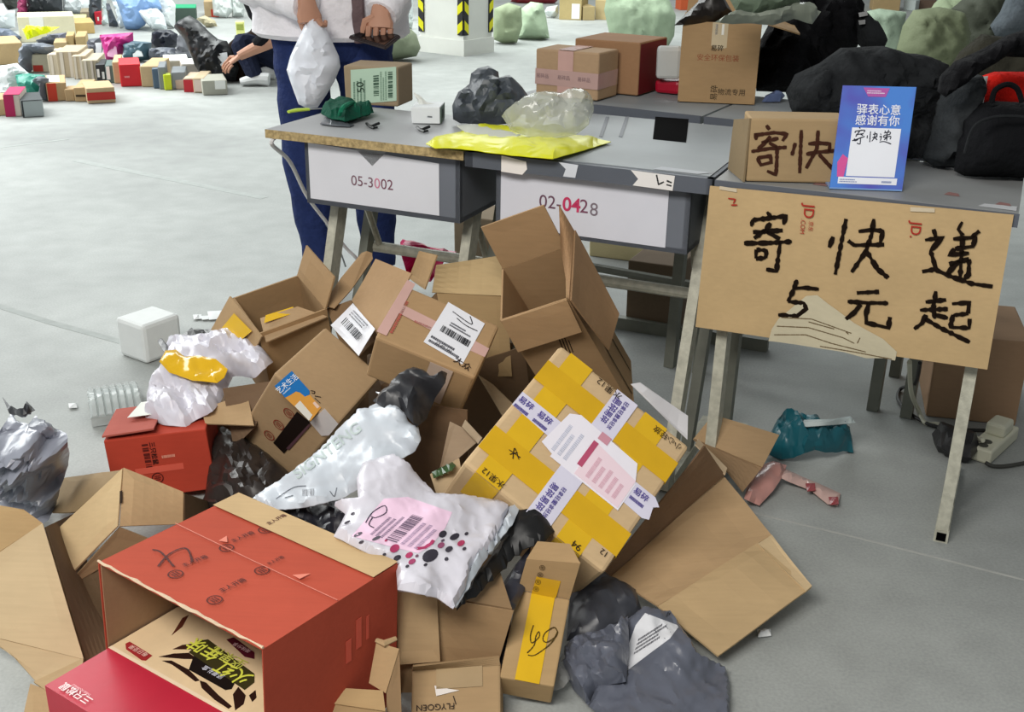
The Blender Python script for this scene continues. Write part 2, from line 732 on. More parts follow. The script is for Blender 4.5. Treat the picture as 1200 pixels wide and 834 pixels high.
def upright(name, label, L, R, zb, ytop, depth, m, group=None, cat='cardboard box', square=False, **k):
    """Box standing on height zb: pixels of the foot of its front left and right edges, pixel row of its top left corner."""
    a, b = W(L[0], L[1], zb), W(R[0], R[1], zb)
    ux = b - a
    w = ux.length
    if square:
        vd = ((a + b) / 2).xy
        ux = (ux.normalized() * .25 + V((vd.y, -vd.x, 0)).normalized() * .75)
    ux.normalize()
    uy = V((-ux.y, ux.x, 0))
    h = PY(L[0], ytop, a.y).z - zb
    c = a + ux * w / 2 + uy * depth / 2 + V((0, 0, h / 2 + .001))
    q = Matrix((ux, uy, V((0, 0, 1)))).transposed().to_quaternion()
    return Carton(name, label, c, q, (w, depth, h), m, group, cat, **k)


def sheet(parent, name, pts, m, th=.004, n=6, warp=.006, seed=0, label=None):
    bm = bmesh.new()
    panel(bm, [W(*p) for p in pts], th, n, warp, seed)
    return link(name, bm, m, parent, label=label)

# ================================================================ SETTING
m_floor, N_, L_, b_ = _base('concrete')
tc = N_.new('ShaderNodeTexCoord')
n1 = N_.new('ShaderNodeTexNoise'); n1.inputs['Scale'].default_value = .55; n1.inputs['Detail'].default_value = 6
n2 = N_.new('ShaderNodeTexNoise'); n2.inputs['Scale'].default_value = 9; n2.inputs['Detail'].default_value = 8
n3 = N_.new('ShaderNodeTexNoise'); n3.inputs['Scale'].default_value = 160; n3.inputs['Detail'].default_value = 3
for n in (n1, n2, n3):
    L_.new(tc.outputs['Object'], n.inputs['Vector'])
mixa = N_.new('ShaderNodeMix'); mixa.data_type = 'RGBA'; mixa.inputs['A'].default_value = hexc('#8b8e8c'); mixa.inputs['B'].default_value = hexc('#adb1ae')
cr = N_.new('ShaderNodeMapRange'); cr.inputs['From Min'].default_value = .35; cr.inputs['From Max'].default_value = .65
L_.new(n1.outputs['Fac'], cr.inputs['Value']); L_.new(cr.outputs['Result'], mixa.inputs['Factor'])
mixb = N_.new('ShaderNodeMix'); mixb.data_type = 'RGBA'; mixb.blend_type = 'OVERLAY'; mixb.inputs['Factor'].default_value = .2
L_.new(mixa.outputs['Result'], mixb.inputs['A']); L_.new(n2.outputs['Fac'], mixb.inputs['B'])
mixd = N_.new('ShaderNodeMix'); mixd.data_type = 'RGBA'; mixd.blend_type = 'OVERLAY'; mixd.inputs['Factor'].default_value = .22
L_.new(mixb.outputs['Result'], mixd.inputs['A']); L_.new(n3.outputs['Fac'], mixd.inputs['B'])
L_.new(mixd.outputs['Result'], b_.inputs['Base Color'])
b_.inputs['Roughness'].default_value = .62
b_.inputs['Specular IOR Level'].default_value = .3
bp_ = N_.new('ShaderNodeBump'); bp_.inputs['Strength'].default_value = .12; bp_.inputs['Distance'].default_value = .003
L_.new(n2.outputs['Fac'], bp_.inputs['Height']); L_.new(bp_.outputs['Normal'], b_.inputs['Normal'])

bm = bmesh.new()
hexa(bm, [V(p) for p in ((-14, -1.5, -.1), (14, -1.5, -.1), (14, 30, -.1), (-14, 30, -.1), (-14, -1.5, 0), (14, -1.5, 0), (14, 30, 0), (-14, 30, 0))])
floor = tag(link('floor', bm, m_floor), kind='structure')
floor['label'] = 'bare grey concrete floor with pale scuffs'
# filled joints in the slab, a hair proud
def floor_strip(pts, w, m):
    bm = bmesh.new()
    P = [W(x, y, .0) for x, y in pts]
    for a, b in zip(P, P[1:]):
        s = V((0, 0, 1)).cross((b - a).normalized()) * w / 2
        slab(bm, [a - s, b - s, b + s, a + s], V((0, 0, 1)), .0008)
    return link('joint', bm, m, floor)
m_joint = mat('joint_filler', '#a9aaa6', .8, .1, 30, .2)
floor_strip([(760, 545), (891, 603), (1000, 629), (1250, 692)], .006, m_joint)
floor_strip([(-60, 340), (60, 378), (170, 408)], .03, mat('joint_filler', '#a3a8a5', .8, .1, 30, .2))
floor_strip([(-60, 176), (0, 173), (80, 163)], .02, mat('joint_filler', '#a3a8a5', .8, .1, 30, .2))
floor_strip([(90, 188), (310, 232)], .05, mat('joint_filler', '#a6aba8', .8, .1, 30, .2))

# pillar
PN = W(543, 66); PL = W(492, 60)
du = (PL - PN); wid = du.length; du.normalize(); dv = V((-du.y, du.x, 0))
if dv.y < 0:
    dv = -dv
m_wall = mat('painted_plaster', '#d6d8d1', .75, .05, 6, .1)
pw = .40
bm = bmesh.new()
q = [PN, PN + du * wid, PN + du * wid + dv * pw, PN + dv * pw]
hexa(bm, [p for p in q] + [p + V((0, 0, 3.2)) for p in q])
pillar = tag(link('trim_1', bm, m_wall), kind='structure')
pillar['label'] = 'white square concrete pillar with hazard corner guards'
bm = bmesh.new()
ins = .02
hexa(bm, [p + (p - (q[0] + q[2]) / 2).normalized() * ins for p in q] + [p + (p - (q[0] + q[2]) / 2).normalized() * ins + V((0, 0, .13)) for p in q])
link('plinth', bm, m_wall, pillar)
m_blk, m_yel = mat('rubber', '#23242a', .5, .08, 20, 0), mat('rubber', '#d8d417', .5, .05, 20, 0)
guards = [(q[0], du, dv, 'hazard striped corner guard on the near pillar corner'), (q[1], -du, dv, 'hazard striped corner guard on the left pillar corner'), (q[3], du, -dv, 'hazard striped corner guard on the right pillar corner')]
for gi, (c, d1, d2, lab) in enumerate(guards):
    g = link('corner_guard', bmesh.new(), m_blk, pillar, label=lab)
    bm = bmesh.new()
    for d, o in ((d1, -d2), (d2, -d1)):
        a = c + V((0, 0, .17)) + o * .001
        e = a + d * .055
        t = o * .012
        k = V((0, 0, 1.1))
        hexa(bm, [a, e, e + t, a + t, a + k, e + k, e + k + t, a + k + t])
    bmesh.ops.recalc_face_normals(bm, faces=bm.faces)
    bm.to_mesh(g.data); bm.free()
    bm = bmesh.new()
    for d, o in ((d1, -d2), (d2, -d1)):
        a = c + V((0, 0, .2)) + o * .0135 + (-o * 0)
        for i in range(7):
            z = i * .155 + .02
            rise = -.045
            if z + .07 > 1.06:
                break
            p = [a + V((0, 0, z)), a + d * .055 + V((0, 0, z + rise)), a + d * .055 + V((0, 0, z + rise + .075)), a + V((0, 0, z + .075))]
            slab(bm, [x + d * 0 for x in p], o, .001)
    link('yellow_chevron', bm, m_yel, g)

# ================================================================ DESKS
YAW = .41106
RA = V((math.cos(YAW), -math.sin(YAW), 0)); RB = V((math.sin(YAW), math.cos(YAW), 0)); UP = V((0, 0, 1))
RO = V((-.1273, 2.666, 0))
def S(s, d, z, ra=RA, rb=RB, o=RO):
    return o + ra * s + rb * d + UP * z
m_tube = mat('painted_steel_tube', '#b4b3a4', .5, .22, 60, .25)
m_dtube = mat('painted_steel_tube', '#77796f', .55, .12, 20, .15)
m_gsteel = mat('painted_steel', '#6c717a', .5, .06, 10, .08)
m_lam = mat('laminate', '#a2a4a6', .42, .08, 7, .06, spec=.4)
m_chip = mat('chipboard', '#a8946a', .9, .45, 110, .5, bscale=150.0)
m_abs = mat('moulded_plastic', '#8f9598', .5, .08, 7, .06)
m_absd = mat('moulded_plastic', '#585d66', .5, .06, 9, .06)
m_dark = mat('moulded_plastic', '#060607', .9, .05, 9, 0, spec=.02)  # flat near-black patches: shade inside slot and tube ends put into colour

def cuboid(bm, s0, s1, d0, d1, z0, z1, f=S):
    hexa(bm, [f(s0, d0, z0), f(s1, d0, z0), f(s1, d1, z0), f(s0, d1, z0), f(s0, d0, z1), f(s1, d0, z1), f(s1, d1, z1), f(s0, d1, z1)])

def desk_frame(r, s0, s1, f, tubem, crossz=.38, slant=.10):
    for s in (s0 + .035, s1 - .035):
        bm = bmesh.new(); bar(bm, f(s, .035 - max(0, slant - .06) * .3, .0), f(s, .035 + slant * .75, .72), .025, .045, RA); link('leg', bm, tubem, r)
        bm = bmesh.new(); bar(bm, f(s, .16, .02), f(s, .16 + slant, .72), .025, .035, RA); link('leg', bm, m_dtube, r)
        bm = bmesh.new(); bar(bm, f(s, .01, .014), f(s, .37, .014), .03, .028, RA); link('foot_bar', bm, tubem, r)
        bm = bmesh.new(); slab(bm, [f(s + x, .0095, z) for x, z in ((-.010, .004), (.010, .004), (.010, .024), (-.010, .024))], -RB, .0006); link('open_tube_end', bm, m_dark, r)
    bm = bmesh.new(); tube(bm, [f(s0 + .035, .19 + slant * crossz / .75, crossz), f(s1 - .035, .19 + slant * crossz / .75, crossz)], .015, 10); link('crossbar', bm, tubem, r)
    for k in (.14, .86):
        s = s0 + (s1 - s0) * k
        bm = bmesh.new(); tube(bm, [f(s, .19 + slant * crossz / .75, crossz), f(s, .22, .56)], .009, 8); link('strut', bm, tubem, r)

def drawer_box(r, s0, s1, f, z0=.565, z1=.725, d0=.035):
    bm = bmesh.new(); t = .012
    cuboid(bm, s0, s1, d0, .36, z0, z0 + t, f); cuboid(bm, s0, s0 + t, d0, .36, z0, z1, f); cuboid(bm, s1 - t, s1, d0, .36, z0, z1, f)
    cuboid(bm, s0, s1, d0, d0 + t, z0, z1, f)
    return link('drawer_box', bm, m_gsteel, r)

# --- desk with chipboard top
d1 = root('school_desk', 'school desk with raw chipboard edge and paper numbered 05-3002', 'desk', S(-.27, .2, 0))
bm = bmesh.new(); cuboid(bm, -.5446, .006, 0, .40, .728, .75); dtop = link('desktop', bm, m_lam, d1)
bm = bmesh.new(); cuboid(bm, -.5456, .007, -.0015, .0, .7285, .7495); cuboid(bm, -.5461, -.5446, -.001, .401, .7285, .7495); link('chipboard_edge', bm, m_chip, d1)
drawer_box(d1, -.455, -.02, S)
fr1 = Face(S(-.443, .034, .578), S(-.075, .034, .578) - S(-.443, .034, .578), UP * .142)
lab = fr1.patch(d1, 'paper_label', [(0, 0), (1, 0), (1, .9), (.5, .96), (0, 1)], paper('#d9dbe2'))
fr1.text(d1, 'lettering', '05-3', .42, .42, .036, ink('#7a5a66'), align='CENTER')
fr1.text(d1, 'lettering', '0', .535, .42, .036, ink('#c97f95'), align='CENTER')
fr1.text(d1, 'lettering', '02', .61, .42, .036, ink('#7a4f5e'), align='CENTER')
fr1.patch(d1, 'silver_tape', [(.36, 1.02), (.62, 1.02), (.5, .72)], tape('#8b8f92'))
desk_frame(d1, -.47, -.01, S, m_tube, slant=.24)

# --- grey moulded desk
d2 = root('school_desk', 'grey moulded school desk with paper numbered 02-0428', 'desk', S(.3, .2, 0))
bm = bmesh.new(); cuboid(bm, .03, .588, .018, .60, .728, .752); link('desktop', bm, m_abs, d2)
bm = bmesh.new(); cuboid(bm, .01, .598, 0, .02, .715, .75); cuboid(bm, .585, .598, .0, .60, .715, .75); cuboid(bm, .01, .03, .0, .60, .715, .75); link('edge_rim', bm, m_absd, d2)
for x in (0, 23):
    bm = bmesh.new(); slab(bm, [W(a + x, b, .7522) for a, b in ((710, 137), (714, 137), (706, 161), (702, 160))], UP, .001); link('pencil_groove', bm, m_absd, d2)
bm = bmesh.new(); slab(bm, [W(a, b, .7522) for a, b in ((768, 137), (807, 140), (804, 167), (765, 163))], UP, .0012); link('book_slot', bm, m_dark, d2)
drawer_box(d2, .075, .545, S)
fr2 = Face(S(.088, .034, .575), S(.495, .034, .575) - S(.088, .034, .575), UP * .14)
fr2.patch(d2, 'paper_label', [(0, 0), (1, 0), (1, .93), (0, 1)], paper('#d4d5de'))
fr2.text(d2, 'lettering', '02-', .31, .5, .043, ink('#6b4a5c'))
fr2.text(d2, 'lettering', '04', .44, .5, .045, ink('#c23a62'), bold=.02)
fr2.text(d2, 'lettering', '2', .515, .5, .045, ink('#7a4a60'))
fr2.text(d2, 'lettering', '8', .575, .47, .043, ink('#7b6f78'))
rim2 = Face(S(.01, -.001, .715), RA * .588, UP * .035)
rim2.patch(d2, 'white_tape_scrap', [(.16, -.05), (.25, -.1), (.27, .3), (.265, .8), (.16, 1.02)], paper('#e8e3df'))
rim2.patch(d2, 'white_tape_scrap', [(.42, .1), (.47, .1), (.48, .95), (.40, 1.0), (.43, .6)], paper('#cfd3da'))
rim2.patch(d2, 'white_tape_scrap', [(.70, .05), (.855, 0), (.86, .95), (.69, 1.0), (.72, .5)], paper('#e4e1de'))
rim2.pen(d2, 'ink_scribble', [[(.79, .9), (.80, .3), (.82, .5)], [(.83, .6), (.85, .5)], [(.83, .35), (.85, .3)]], .0035, ink('#333'.replace('#333', '#333333')))
topf2 = Face(S(0, 0, .7524), RA, RB)
topf2.patch(d2, 'white_tape_scrap', [(.46, .02), (.56, .02), (.585, .045), (.47, .05)], paper('#b9bdc2'))
desk_frame(d2, .03, .585, S, m_tube, slant=.24)

# --- desk under the big sign
d3 = root('school_desk', 'school desk whose front is covered by the large cardboard sign', 'desk', S(.9, .2, 0))
bm = bmesh.new(); cuboid(bm, .605, 1.205, 0, .40, .726, .75); link('desktop', bm, mat('laminate', '#8d8f8f', .45, .1, 7, .06), d3)
bm = bmesh.new(); cuboid(bm, .604, 1.207, -.003, .0, .722, .749); link('edge_rim', bm, m_absd, d3)
drawer_box(d3, .65, 1.16, S)
desk_frame(d3, .605, 1.205, S, m_tube, slant=.06)
topf3 = Face(S(0, 0, .7505), RA, RB)
for u, v in ((1.06, .09), (1.16, .05), (.8, .05)):
    topf3.patch(d3, 'red_ink_smear', [(u, v), (u + .03, v - .004), (u + .026, v + .018), (u + .007, v + .024)], ink('#8d6a66'))
topf3.patch(d3, 'white_tape_scrap', [(1.13, .02), (1.2, .015), (1.2, .05), (1.14, .045)], paper('#b9bbbd'))

# --- rear desks
YR = .50
RA2 = V((math.cos(YR), -math.sin(YR), 0)); RB2 = V((math.sin(YR), math.cos(YR), 0)); RO2 = W(697, 123, .75); RO2.z = 0
S2 = lambda s, d, z: S(s, d, z, RA2, RB2, RO2)
for i, (s0, lab) in enumerate(((0, 'grey desk behind carrying the small taped box and the tall brown box'), (.33, 'grey desk behind carrying the big open carton'), (.93, 'grey desk behind at the right under the dark clothes'))):
    s1 = s0 + (.32 if i == 0 else .59)
    r = root('school_desk', lab, 'desk', S2((s0 + s1) / 2, .2, 0))
    if i == 0:
        s0 = -.27
    bm = bmesh.new(); cuboid(bm, s0, s1, 0, .42, .728, .75, S2); link('desktop', bm, m_abs, r)
    bm = bmesh.new(); cuboid(bm, s0, s1, -.004, .0, .70, .752, S2); link('edge_rim', bm, m_absd, r)
    for s in (s0 + .04, s1 - .04):
        for d in (.06, .34):
            bm = bmesh.new(); bar(bm, S2(s, d - .05, 0), S2(s, d, .73), .03, .03, RA2); link('leg', bm, m_dtube, r)
    bm = bmesh.new(); tube(bm, [S2(s0 + .04, .2, .2), S2(s1 - .04, .2, .2)], .014); link('crossbar', bm, m_dtube, r)

# ================================================================ CARDBOARD SIGN (hung on the third desk)
kraft_s = card('#b8935f')
sp0 = S(.6, -.010, .75); sn = (-RB + UP * .0).normalized()
SP = lambda x, y: on(x, y, sp0, sn)
ZS = lambda x, y: SP(800 + x / 2.978, 180 + y / 2.978)
corners = [SP(832, 218), SP(815, 383), SP(1157, 433), SP(1188, 252)]
sign = root('cardboard_sign', 'large flattened cardboard sign with black brush lettering hung on the desk front', 'sign', sum(corners, V()) / 4 * 1)
sign.location.z = min(c.z for c in corners)
bm = bmesh.new(); panel(bm, [corners[1], corners[2], corners[3], corners[0]], .004, 8, .0015, 2); link('board', bm, kraft_s, sign)
bm = bmesh.new()
torn = [(300, 652), (312, 610), (335, 575), (372, 545), (432, 495), (470, 492), (505, 520), (540, 545), (600, 590), (650, 618), (700, 645), (748, 690), (742, 720), (700, 712), (640, 712), (560, 690), (480, 678), (400, 665), (330, 655)]
slab(bm, [ZS(*p) + sn * .002 for p in torn], sn, .0008); link('torn_patch', bm, card('#b9a98c'), sign)
strokes(sign, 'torn_flute', [[(345, 570), (450, 575), (520, 600), (590, 625)], [(330, 600), (440, 605), (560, 640), (600, 660)], [(320, 630), (430, 630), (520, 660), (640, 690)], [(440, 585), (530, 610)], [(480, 670), (600, 690), (730, 715)], [(610, 660), (620, 640)], [(570, 620), (580, 628)]], ZS, sn, .0022, ink('#6b5a40'), lift=.0034, seed=4)
HW = [[(295, 202), (312, 222)], [(246, 230), (240, 252)], [(243, 230), (300, 224), (362, 216), (352, 246)], [(246, 272), (350, 266)], [(308, 240), (290, 265), (250, 294)], [(292, 270), (340, 296)],
      [(215, 311), (300, 310), (382, 305)], [(258, 333), (256, 364)], [(258, 333), (294, 336), (290, 362)], [(256, 365), (292, 362)], [(342, 306), (334, 360), (328, 408), (292, 402)],
      [(526, 288), (512, 326)], [(571, 226), (556, 300), (533, 420)], [(578, 302), (602, 320)], [(614, 270), (660, 264), (700, 268), (690, 310)], [(600, 318), (704, 316)], [(668, 226), (660, 280), (640, 340), (590, 412)], [(640, 335), (680, 400), (718, 432)],
      [(876, 262), (884, 290)], [(846, 300), (906, 290), (866, 338), (884, 400)], [(836, 410), (880, 402), (940, 428), (1010, 452), (1082, 462)], [(976, 236), (962, 262), (978, 284)], [(1036, 268), (1008, 290)], [(944, 296), (1024, 290), (1012, 322), (950, 330)], [(950, 330), (930, 352), (1000, 345)], [(1000, 366), (998, 420), (984, 434)], [(930, 384), (1000, 366)], [(978, 290), (972, 370), (968, 440)], [(965, 370), (922, 420)],
      [(400, 438), (385, 480), (368, 514)], [(390, 468), (430, 466), (476, 471)], [(368, 514), (424, 520), (432, 540), (400, 565), (334, 561)],
      [(608, 484), (686, 480)], [(576, 514), (640, 518), (718, 520)], [(622, 524), (600, 552), (570, 576)], [(650, 520), (640, 560), (642, 588), (718, 606), (724, 568)],
      [(884, 478), (876, 530), (880, 574)], [(848, 516), (920, 508)], [(828, 544), (926, 540)], [(880, 560), (926, 572)], [(850, 560), (836, 590), (808, 610)], [(846, 574), (900, 606), (1002, 656)], [(940, 522), (1000, 518), (996, 556)], [(944, 562), (998, 556)], [(944, 560), (934, 604), (1000, 606), (1002, 574)]]
strokes(sign, 'brush_lettering', HW, ZS, sn, .0090, mat('marker_ink', '#1d1510', .9, .05, 20, 0, spec=.05), .38, 3, .003)
sx, sy = (SP(1188, 252) - SP(832, 218)).normalized(), None
sy = sn.cross(sx) * -1
if sy.z < 0:
    sy = -sy
m_red = ink('#a83226')
arc_text(sign, 'red_print', 'JD', ZS(440, 200), -sy, sx, .030, m_red, bold=.01).location += sn * .003
arc_text(sign, 'red_print', '京东', ZS(447, 252), -sy, sx, .011, m_red).location += sn * .003
arc_text(sign, 'red_print', '.COM', ZS(419, 252), -sy, sx, .013, m_red).location += sn * .003
arc_text(sign, 'red_print', 'JD.', ZS(812, 265), -sy, sx, .028, m_red, bold=.01).location += sn * .003
strokes(sign, 'red_print', [[(160, 155), (185, 158), (178, 172)], [(170, 178), (192, 178)]], ZS, sn, .003, m_red, lift=.003)
for pts in ([(795, 185), (880, 190), (880, 204), (795, 200)], [(130, 112), (190, 122), (190, 134), (130, 124)]):
    bm = bmesh.new(); slab(bm, [ZS(*p) + sn * .0022 for p in pts], sn, .0006); link('clear_tape', bm, tape('#cdbfa6'), sign)

# ================================================================ THINGS ON THE SIGN DESK
# small carton with the two brush characters
ss = upright('carton', 'small carton with two large brush characters beside the blue stand', (873, 213), (985, 216), .751, 139, .09, card('#a07e52'), seam=False)
fs = ss.face('front')
Z4 = lambda x, y: (680 + x / 3.97, y / 3.97)
FP = lambda x, y: fs.px(*Z4(x, y))
strokes(ss.r, 'brush_lettering', [[(865, 582), (880, 602)], [(815, 618), (818, 650)], [(815, 628), (900, 616), (962, 622), (940, 655)], [(842, 662), (922, 642)], [(884, 632), (862, 662), (826, 692)], [(878, 664), (918, 684)], [(795, 704), (880, 690), (960, 684)], [(822, 734), (840, 766), (888, 754), (884, 724), (822, 734)], [(915, 690), (914, 740), (910, 812), (868, 794)],
    [(1000, 664), (984, 722)], [(1028, 604), (1024, 700), (1020, 804)], [(1060, 668), (1110, 664), (1160, 668), (1158, 706)], [(1050, 716), (1110, 706), (1184, 700)], [(1106, 606), (1100, 690), (1050, 782)], [(1110, 716), (1150, 760), (1190, 800)]], FP, fs.n, .0075, ink('#3b1d10'), .2, 5, .0012)
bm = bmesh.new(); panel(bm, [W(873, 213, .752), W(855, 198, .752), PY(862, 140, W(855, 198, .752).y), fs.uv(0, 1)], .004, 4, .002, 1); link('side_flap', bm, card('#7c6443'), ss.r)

# acrylic stand
A_, B_ = W(972, 221, .752), W(1057, 224, .752)
back = V((-(B_ - A_).y, (B_ - A_).x, 0)).normalized()
def tilt(px, py):
    n = (-back + UP * .28).normalized()
    return on(px, py, A_, n)
ac = [A_, B_, tilt(1074, 102), tilt(988, 100)]
stand = root('acrylic_stand', 'tilted blue and purple acrylic sign stand beside the small carton', 'sign', (A_ + B_) / 2)
an = (ac[1] - ac[0]).cross(ac[3] - ac[0]).normalized()
if an.dot(CP - A_) < 0:
    an = -an
bm = bmesh.new(); hexa(bm, [ac[0], ac[1], ac[2], ac[3]] + [p - an * .004 for p in ac])
m_ac, Nn, Ll, bb = _base('printed_card')
tcn = Nn.new('ShaderNodeTexCoord'); sp = Nn.new('ShaderNodeSeparateXYZ'); nzz = Nn.new('ShaderNodeTexNoise'); nzz.inputs['Scale'].default_value = 9
rmp = Nn.new('ShaderNodeValToRGB'); rmp.color_ramp.elements[0].color = hexc('#5a55b4'); rmp.color_ramp.elements[1].color = hexc('#4f86d8')
rmp.color_ramp.elements[0].position = .38; rmp.color_ramp.elements[1].position = .62
Ll.new(tcn.outputs['Object'], nzz.inputs['Vector']); Ll.new(nzz.outputs['Fac'], rmp.inputs['Fac']); Ll.new(rmp.outputs['Color'], bb.inputs['Base Color'])
bb.inputs['Roughness'].default_value = .25
link('front_panel', bm, m_ac, stand)
bm = bmesh.new(); hexa(bm, [A_ - UP * .0, B_, B_ + back * .07, A_ + back * .07] + [p + UP * .003 for p in (A_, B_, B_ + back * .07, A_ + back * .07)]); link('foot', bm, mat('clear_acrylic', '#7fa6dc', .1, .02, 5, 0, spec=.6), stand)
af = Face(ac[0], ac[1] - ac[0], ac[3] - ac[0]); af.n = an
m_wp = paper('#e9ecf4')
af.rect(stand, 'white_card', .20, .87, .13, .60, m_wp)
af.rect(stand, 'white_strip', .1, .91, .055, .12, m_wp)
af.patch(stand, 'pink_blob', [(.08, .12), (.17, .12), (.2, .3), (.12, .34), (.06, .26)], paper('#d4579a'), lift=.0002)
af.patch(stand, 'pink_banner', [(.28, .985), (.64, .985), (.6, .9), (.36, .9)], paper('#b05aa6'), lift=.0002)
af.text(stand, 'white_lettering', '驿表心意', .53, .77, .0225, ink('#e8ecf8'), bold=.02)
af.text(stand, 'white_lettering', '感谢有你', .53, .665, .0225, ink('#e8ecf8'), bold=.02)
A6 = lambda x, y: (930 + x / 5.956, 90 + y / 5.956)
strokes(stand, 'pen_lettering', [[(458, 350), (464, 362)], [(430, 378), (428, 392)], [(430, 380), (494, 372), (488, 388)], [(434, 404), (488, 396)], [(460, 378), (432, 418)], [(462, 398), (484, 410)], [(408, 446), (496, 416)], [(424, 430), (424, 446), (450, 438)], [(466, 428), (462, 468), (440, 462)],
   [(514, 408), (512, 430)], [(536, 380), (530, 456)], [(552, 402), (580, 398), (578, 418)], [(548, 424), (584, 418)], [(566, 384), (562, 424), (544, 450)], [(564, 424), (582, 440)], [(604, 396), (610, 404)], [(598, 420), (612, 416), (604, 446)], [(598, 456), (632, 452), (680, 470)], [(636, 376), (640, 386)], [(664, 370), (656, 384)], [(630, 392), (672, 386), (668, 402), (634, 408), (630, 422), (676, 416), (672, 436)], [(652, 390), (648, 446)], [(648, 424), (630, 440)]],
   lambda x, y: af.px(*A6(x, y)), an, .0022, ink('#2a2d3a'), .2, 2, .0014)
lines_print(af, stand, .34, .60, .925, .965, 2, 3, ink('#e6d7ef'))
lines_print(af, stand, .12, .42, .065, .105, 2, 5, ink('#6d7fb0'))
lines_print(af, stand, .7, .88, .065, .1, 1, 6, ink('#6d7fb0'))

# ================================================================ THE PILE
K1, K2, K3, K4 = card('#a8804f'), card('#9c7447'), card('#b48c5c'), card('#8a6540')
m_ytape = tape('#d9ae1c'); m_ptape = tape('#c9a39a'); m_wtape = tape('#d6d3e4')
m_purple = ink('#4b3f8e'); m_black = ink('#2a1d16')
m_label = paper('#e3e4ea')

# --- large carton crossed with yellow and printed white tape
C = Carton('carton', 'large carton crossed with yellow tape and white printed tape, tilted on the pile', (.1102, 2.0215, .2574), (.9078, .269, .2366, -.2181), (.3255, .3446, .16), card('#c09a6b'), seam=False, bevel=.008, jit=.003)
f = C.face('top')
for u0, u1 in ((.08, .25), (.66, .83)):
    f.rect(C.r, 'yellow_tape', u0, u1, .0, 1.0, m_ytape)
for v0, v1 in ((.13, .30), (.70, .86)):
    f.rect(C.r, 'yellow_tape', 0, 1.0, v0, v1, tape('#d3a618'), lift=.0007)
fr = C.face('right')
fr.rect(C.r, 'yellow_tape', .13, .30, .45, 1, m_ytape); fr.rect(C.r, 'yellow_tape', .70, .86, .35, 1, m_ytape)
ff = C.face('front')
ff.rect(C.r, 'yellow_tape', .08, .25, .4, 1, m_ytape); ff.rect(C.r, 'yellow_tape', .66, .83, .4, 1, m_ytape)
t1 = f.patch(C.r, 'printed_tape', [(-.0, .47), (1.0, .42), (1.04, .44), (1.02, .52), (1.05, .545), (1.0, .58), (0, .58)], m_wtape, lift=.0012)
t2 = f.patch(C.r, 'printed_tape', [(.44, 0), (.60, 0), (.60, 1), (.44, 1)], m_wtape, lift=.0016)
lab = f.patch(C.r, 'shipping_label', [Z for Z in ((.27, .40), (.36, .38), (.36, .36), (.86, .36), (.86, .56), (.80, .68), (.36, .70), (.30, .66))], paper('#e9e5ee'), lift=.0022)
f.patch(C.r, 'pink_label', [(.53, .37), (.85, .37), (.85, .58), (.53, .62)], paper('#ead3dc'), lift=.003)
f.patch(C.r, 'red_bar', [(.51, .43), (.545, .43), (.545, .62), (.51, .62)], ink('#b5506f'), lift=.0037)
f.patch(C.r, 'red_bar', [(.52, .645), (.59, .645), (.59, .70), (.52, .70)], ink('#c9909f'), lift=.0037)
lines_print(f, C.r, .33, .46, .40, .62, 3, 3, ink('#bfc2d2'), axis=1, up=.0036)
lines_print(f, C.r, .58, .82, .40, .56, 5, 4, ink('#d4aab8'), axis=1, up=.0044)
# printed blue characters on the white tapes
for v, s in ((.80, .017), (.90, .019), (.10, .017), (.20, .017)):
    f.text(C.r, 'blue_lettering', '易碎', .48, v, s, m_purple, ang=-math.pi / 2, bold=.02, up=.003)
    f.text(C.r, 'blue_lettering', '轻拿轻放', .535, v, s * .62, m_purple, ang=-math.pi / 2, bold=.01, up=.003)
for u in (.06, .20, .92):
    f.text(C.r, 'blue_lettering', '易碎', u, .53, .017, m_purple, bold=.02, up=.0026)
    lines_print(f, C.r, u - .05, u + .06, .46, .50, 1, 7, m_purple, up=.0026)
for (u, v, tx, s) in ((.40, .965, '水果12', .02), (.86, .95, '小心轻放', .017), (.18, .035, '水果12', .017), (.93, .10, '12', .017), (.78, .03, '94', .02)):
    f.text(C.r, 'black_lettering', tx, u, v, s, m_black, ang=math.pi, up=.003)
f.pen(C.r, 'pen_mark', [[(.17, .21), (.20, .25)], [(.20, .20), (.17, .26), (.23, .22)], [(.15, .23), (.23, .235)]], .0018, m_black, up=.003)

# --- carton with the barcode label and pink tape
C = Carton('carton', 'carton with pink printed tape and a white barcode label, beside the tall open box', (-.1701, 2.2686, .4072), (.9556, .2221, .1637, -.1033), (.2188, .1627, .1295), card('#a57c4d'), seam=False, bevel=.006, jit=.003)
f = C.face('top')
f.patch(C.r, 'pink_tape', [(545 / 3.97 + 340, 230 / 3.97 + 270), (582 / 3.97 + 340, 250 / 3.97 + 270), (448 / 3.97 + 340, 490 / 3.97 + 270), (402 / 3.97 + 340, 470 / 3.97 + 270)], m_ptape, uv=False)
zz = lambda x, y: (x / 3.97 + 340, y / 3.97 + 270)
f.patch(C.r, 'pink_tape', [zz(520, 345), zz(690, 430), zz(655, 465), zz(505, 385)], m_ptape, uv=False, lift=.0008)
f.patch(C.r, 'pink_tape', [zz(860, 515), zz(925, 550), zz(905, 590), zz(838, 560)], m_ptape, uv=False, lift=.0008)
bl = f.patch(C.r, 'shipping_label', [zz(735, 335), zz(905, 435), zz(800, 625), zz(620, 520)], m_label, uv=False, lift=.0012)
lo, lu, lv = f.px(*zz(620, 520)), f.px(*zz(800, 625)), f.px(*zz(735, 335))
lf = Face(lo + f.n * .002, lu - lo, lv - lo)
barcode(lf, C.r, .18, .92, .36, .5, 3, 30, 0)
lines_print(lf, C.r, .08, .9, .03, .22, 2, 4); lines_print(lf, C.r, .3, .9, .55, .66, 2, 8)
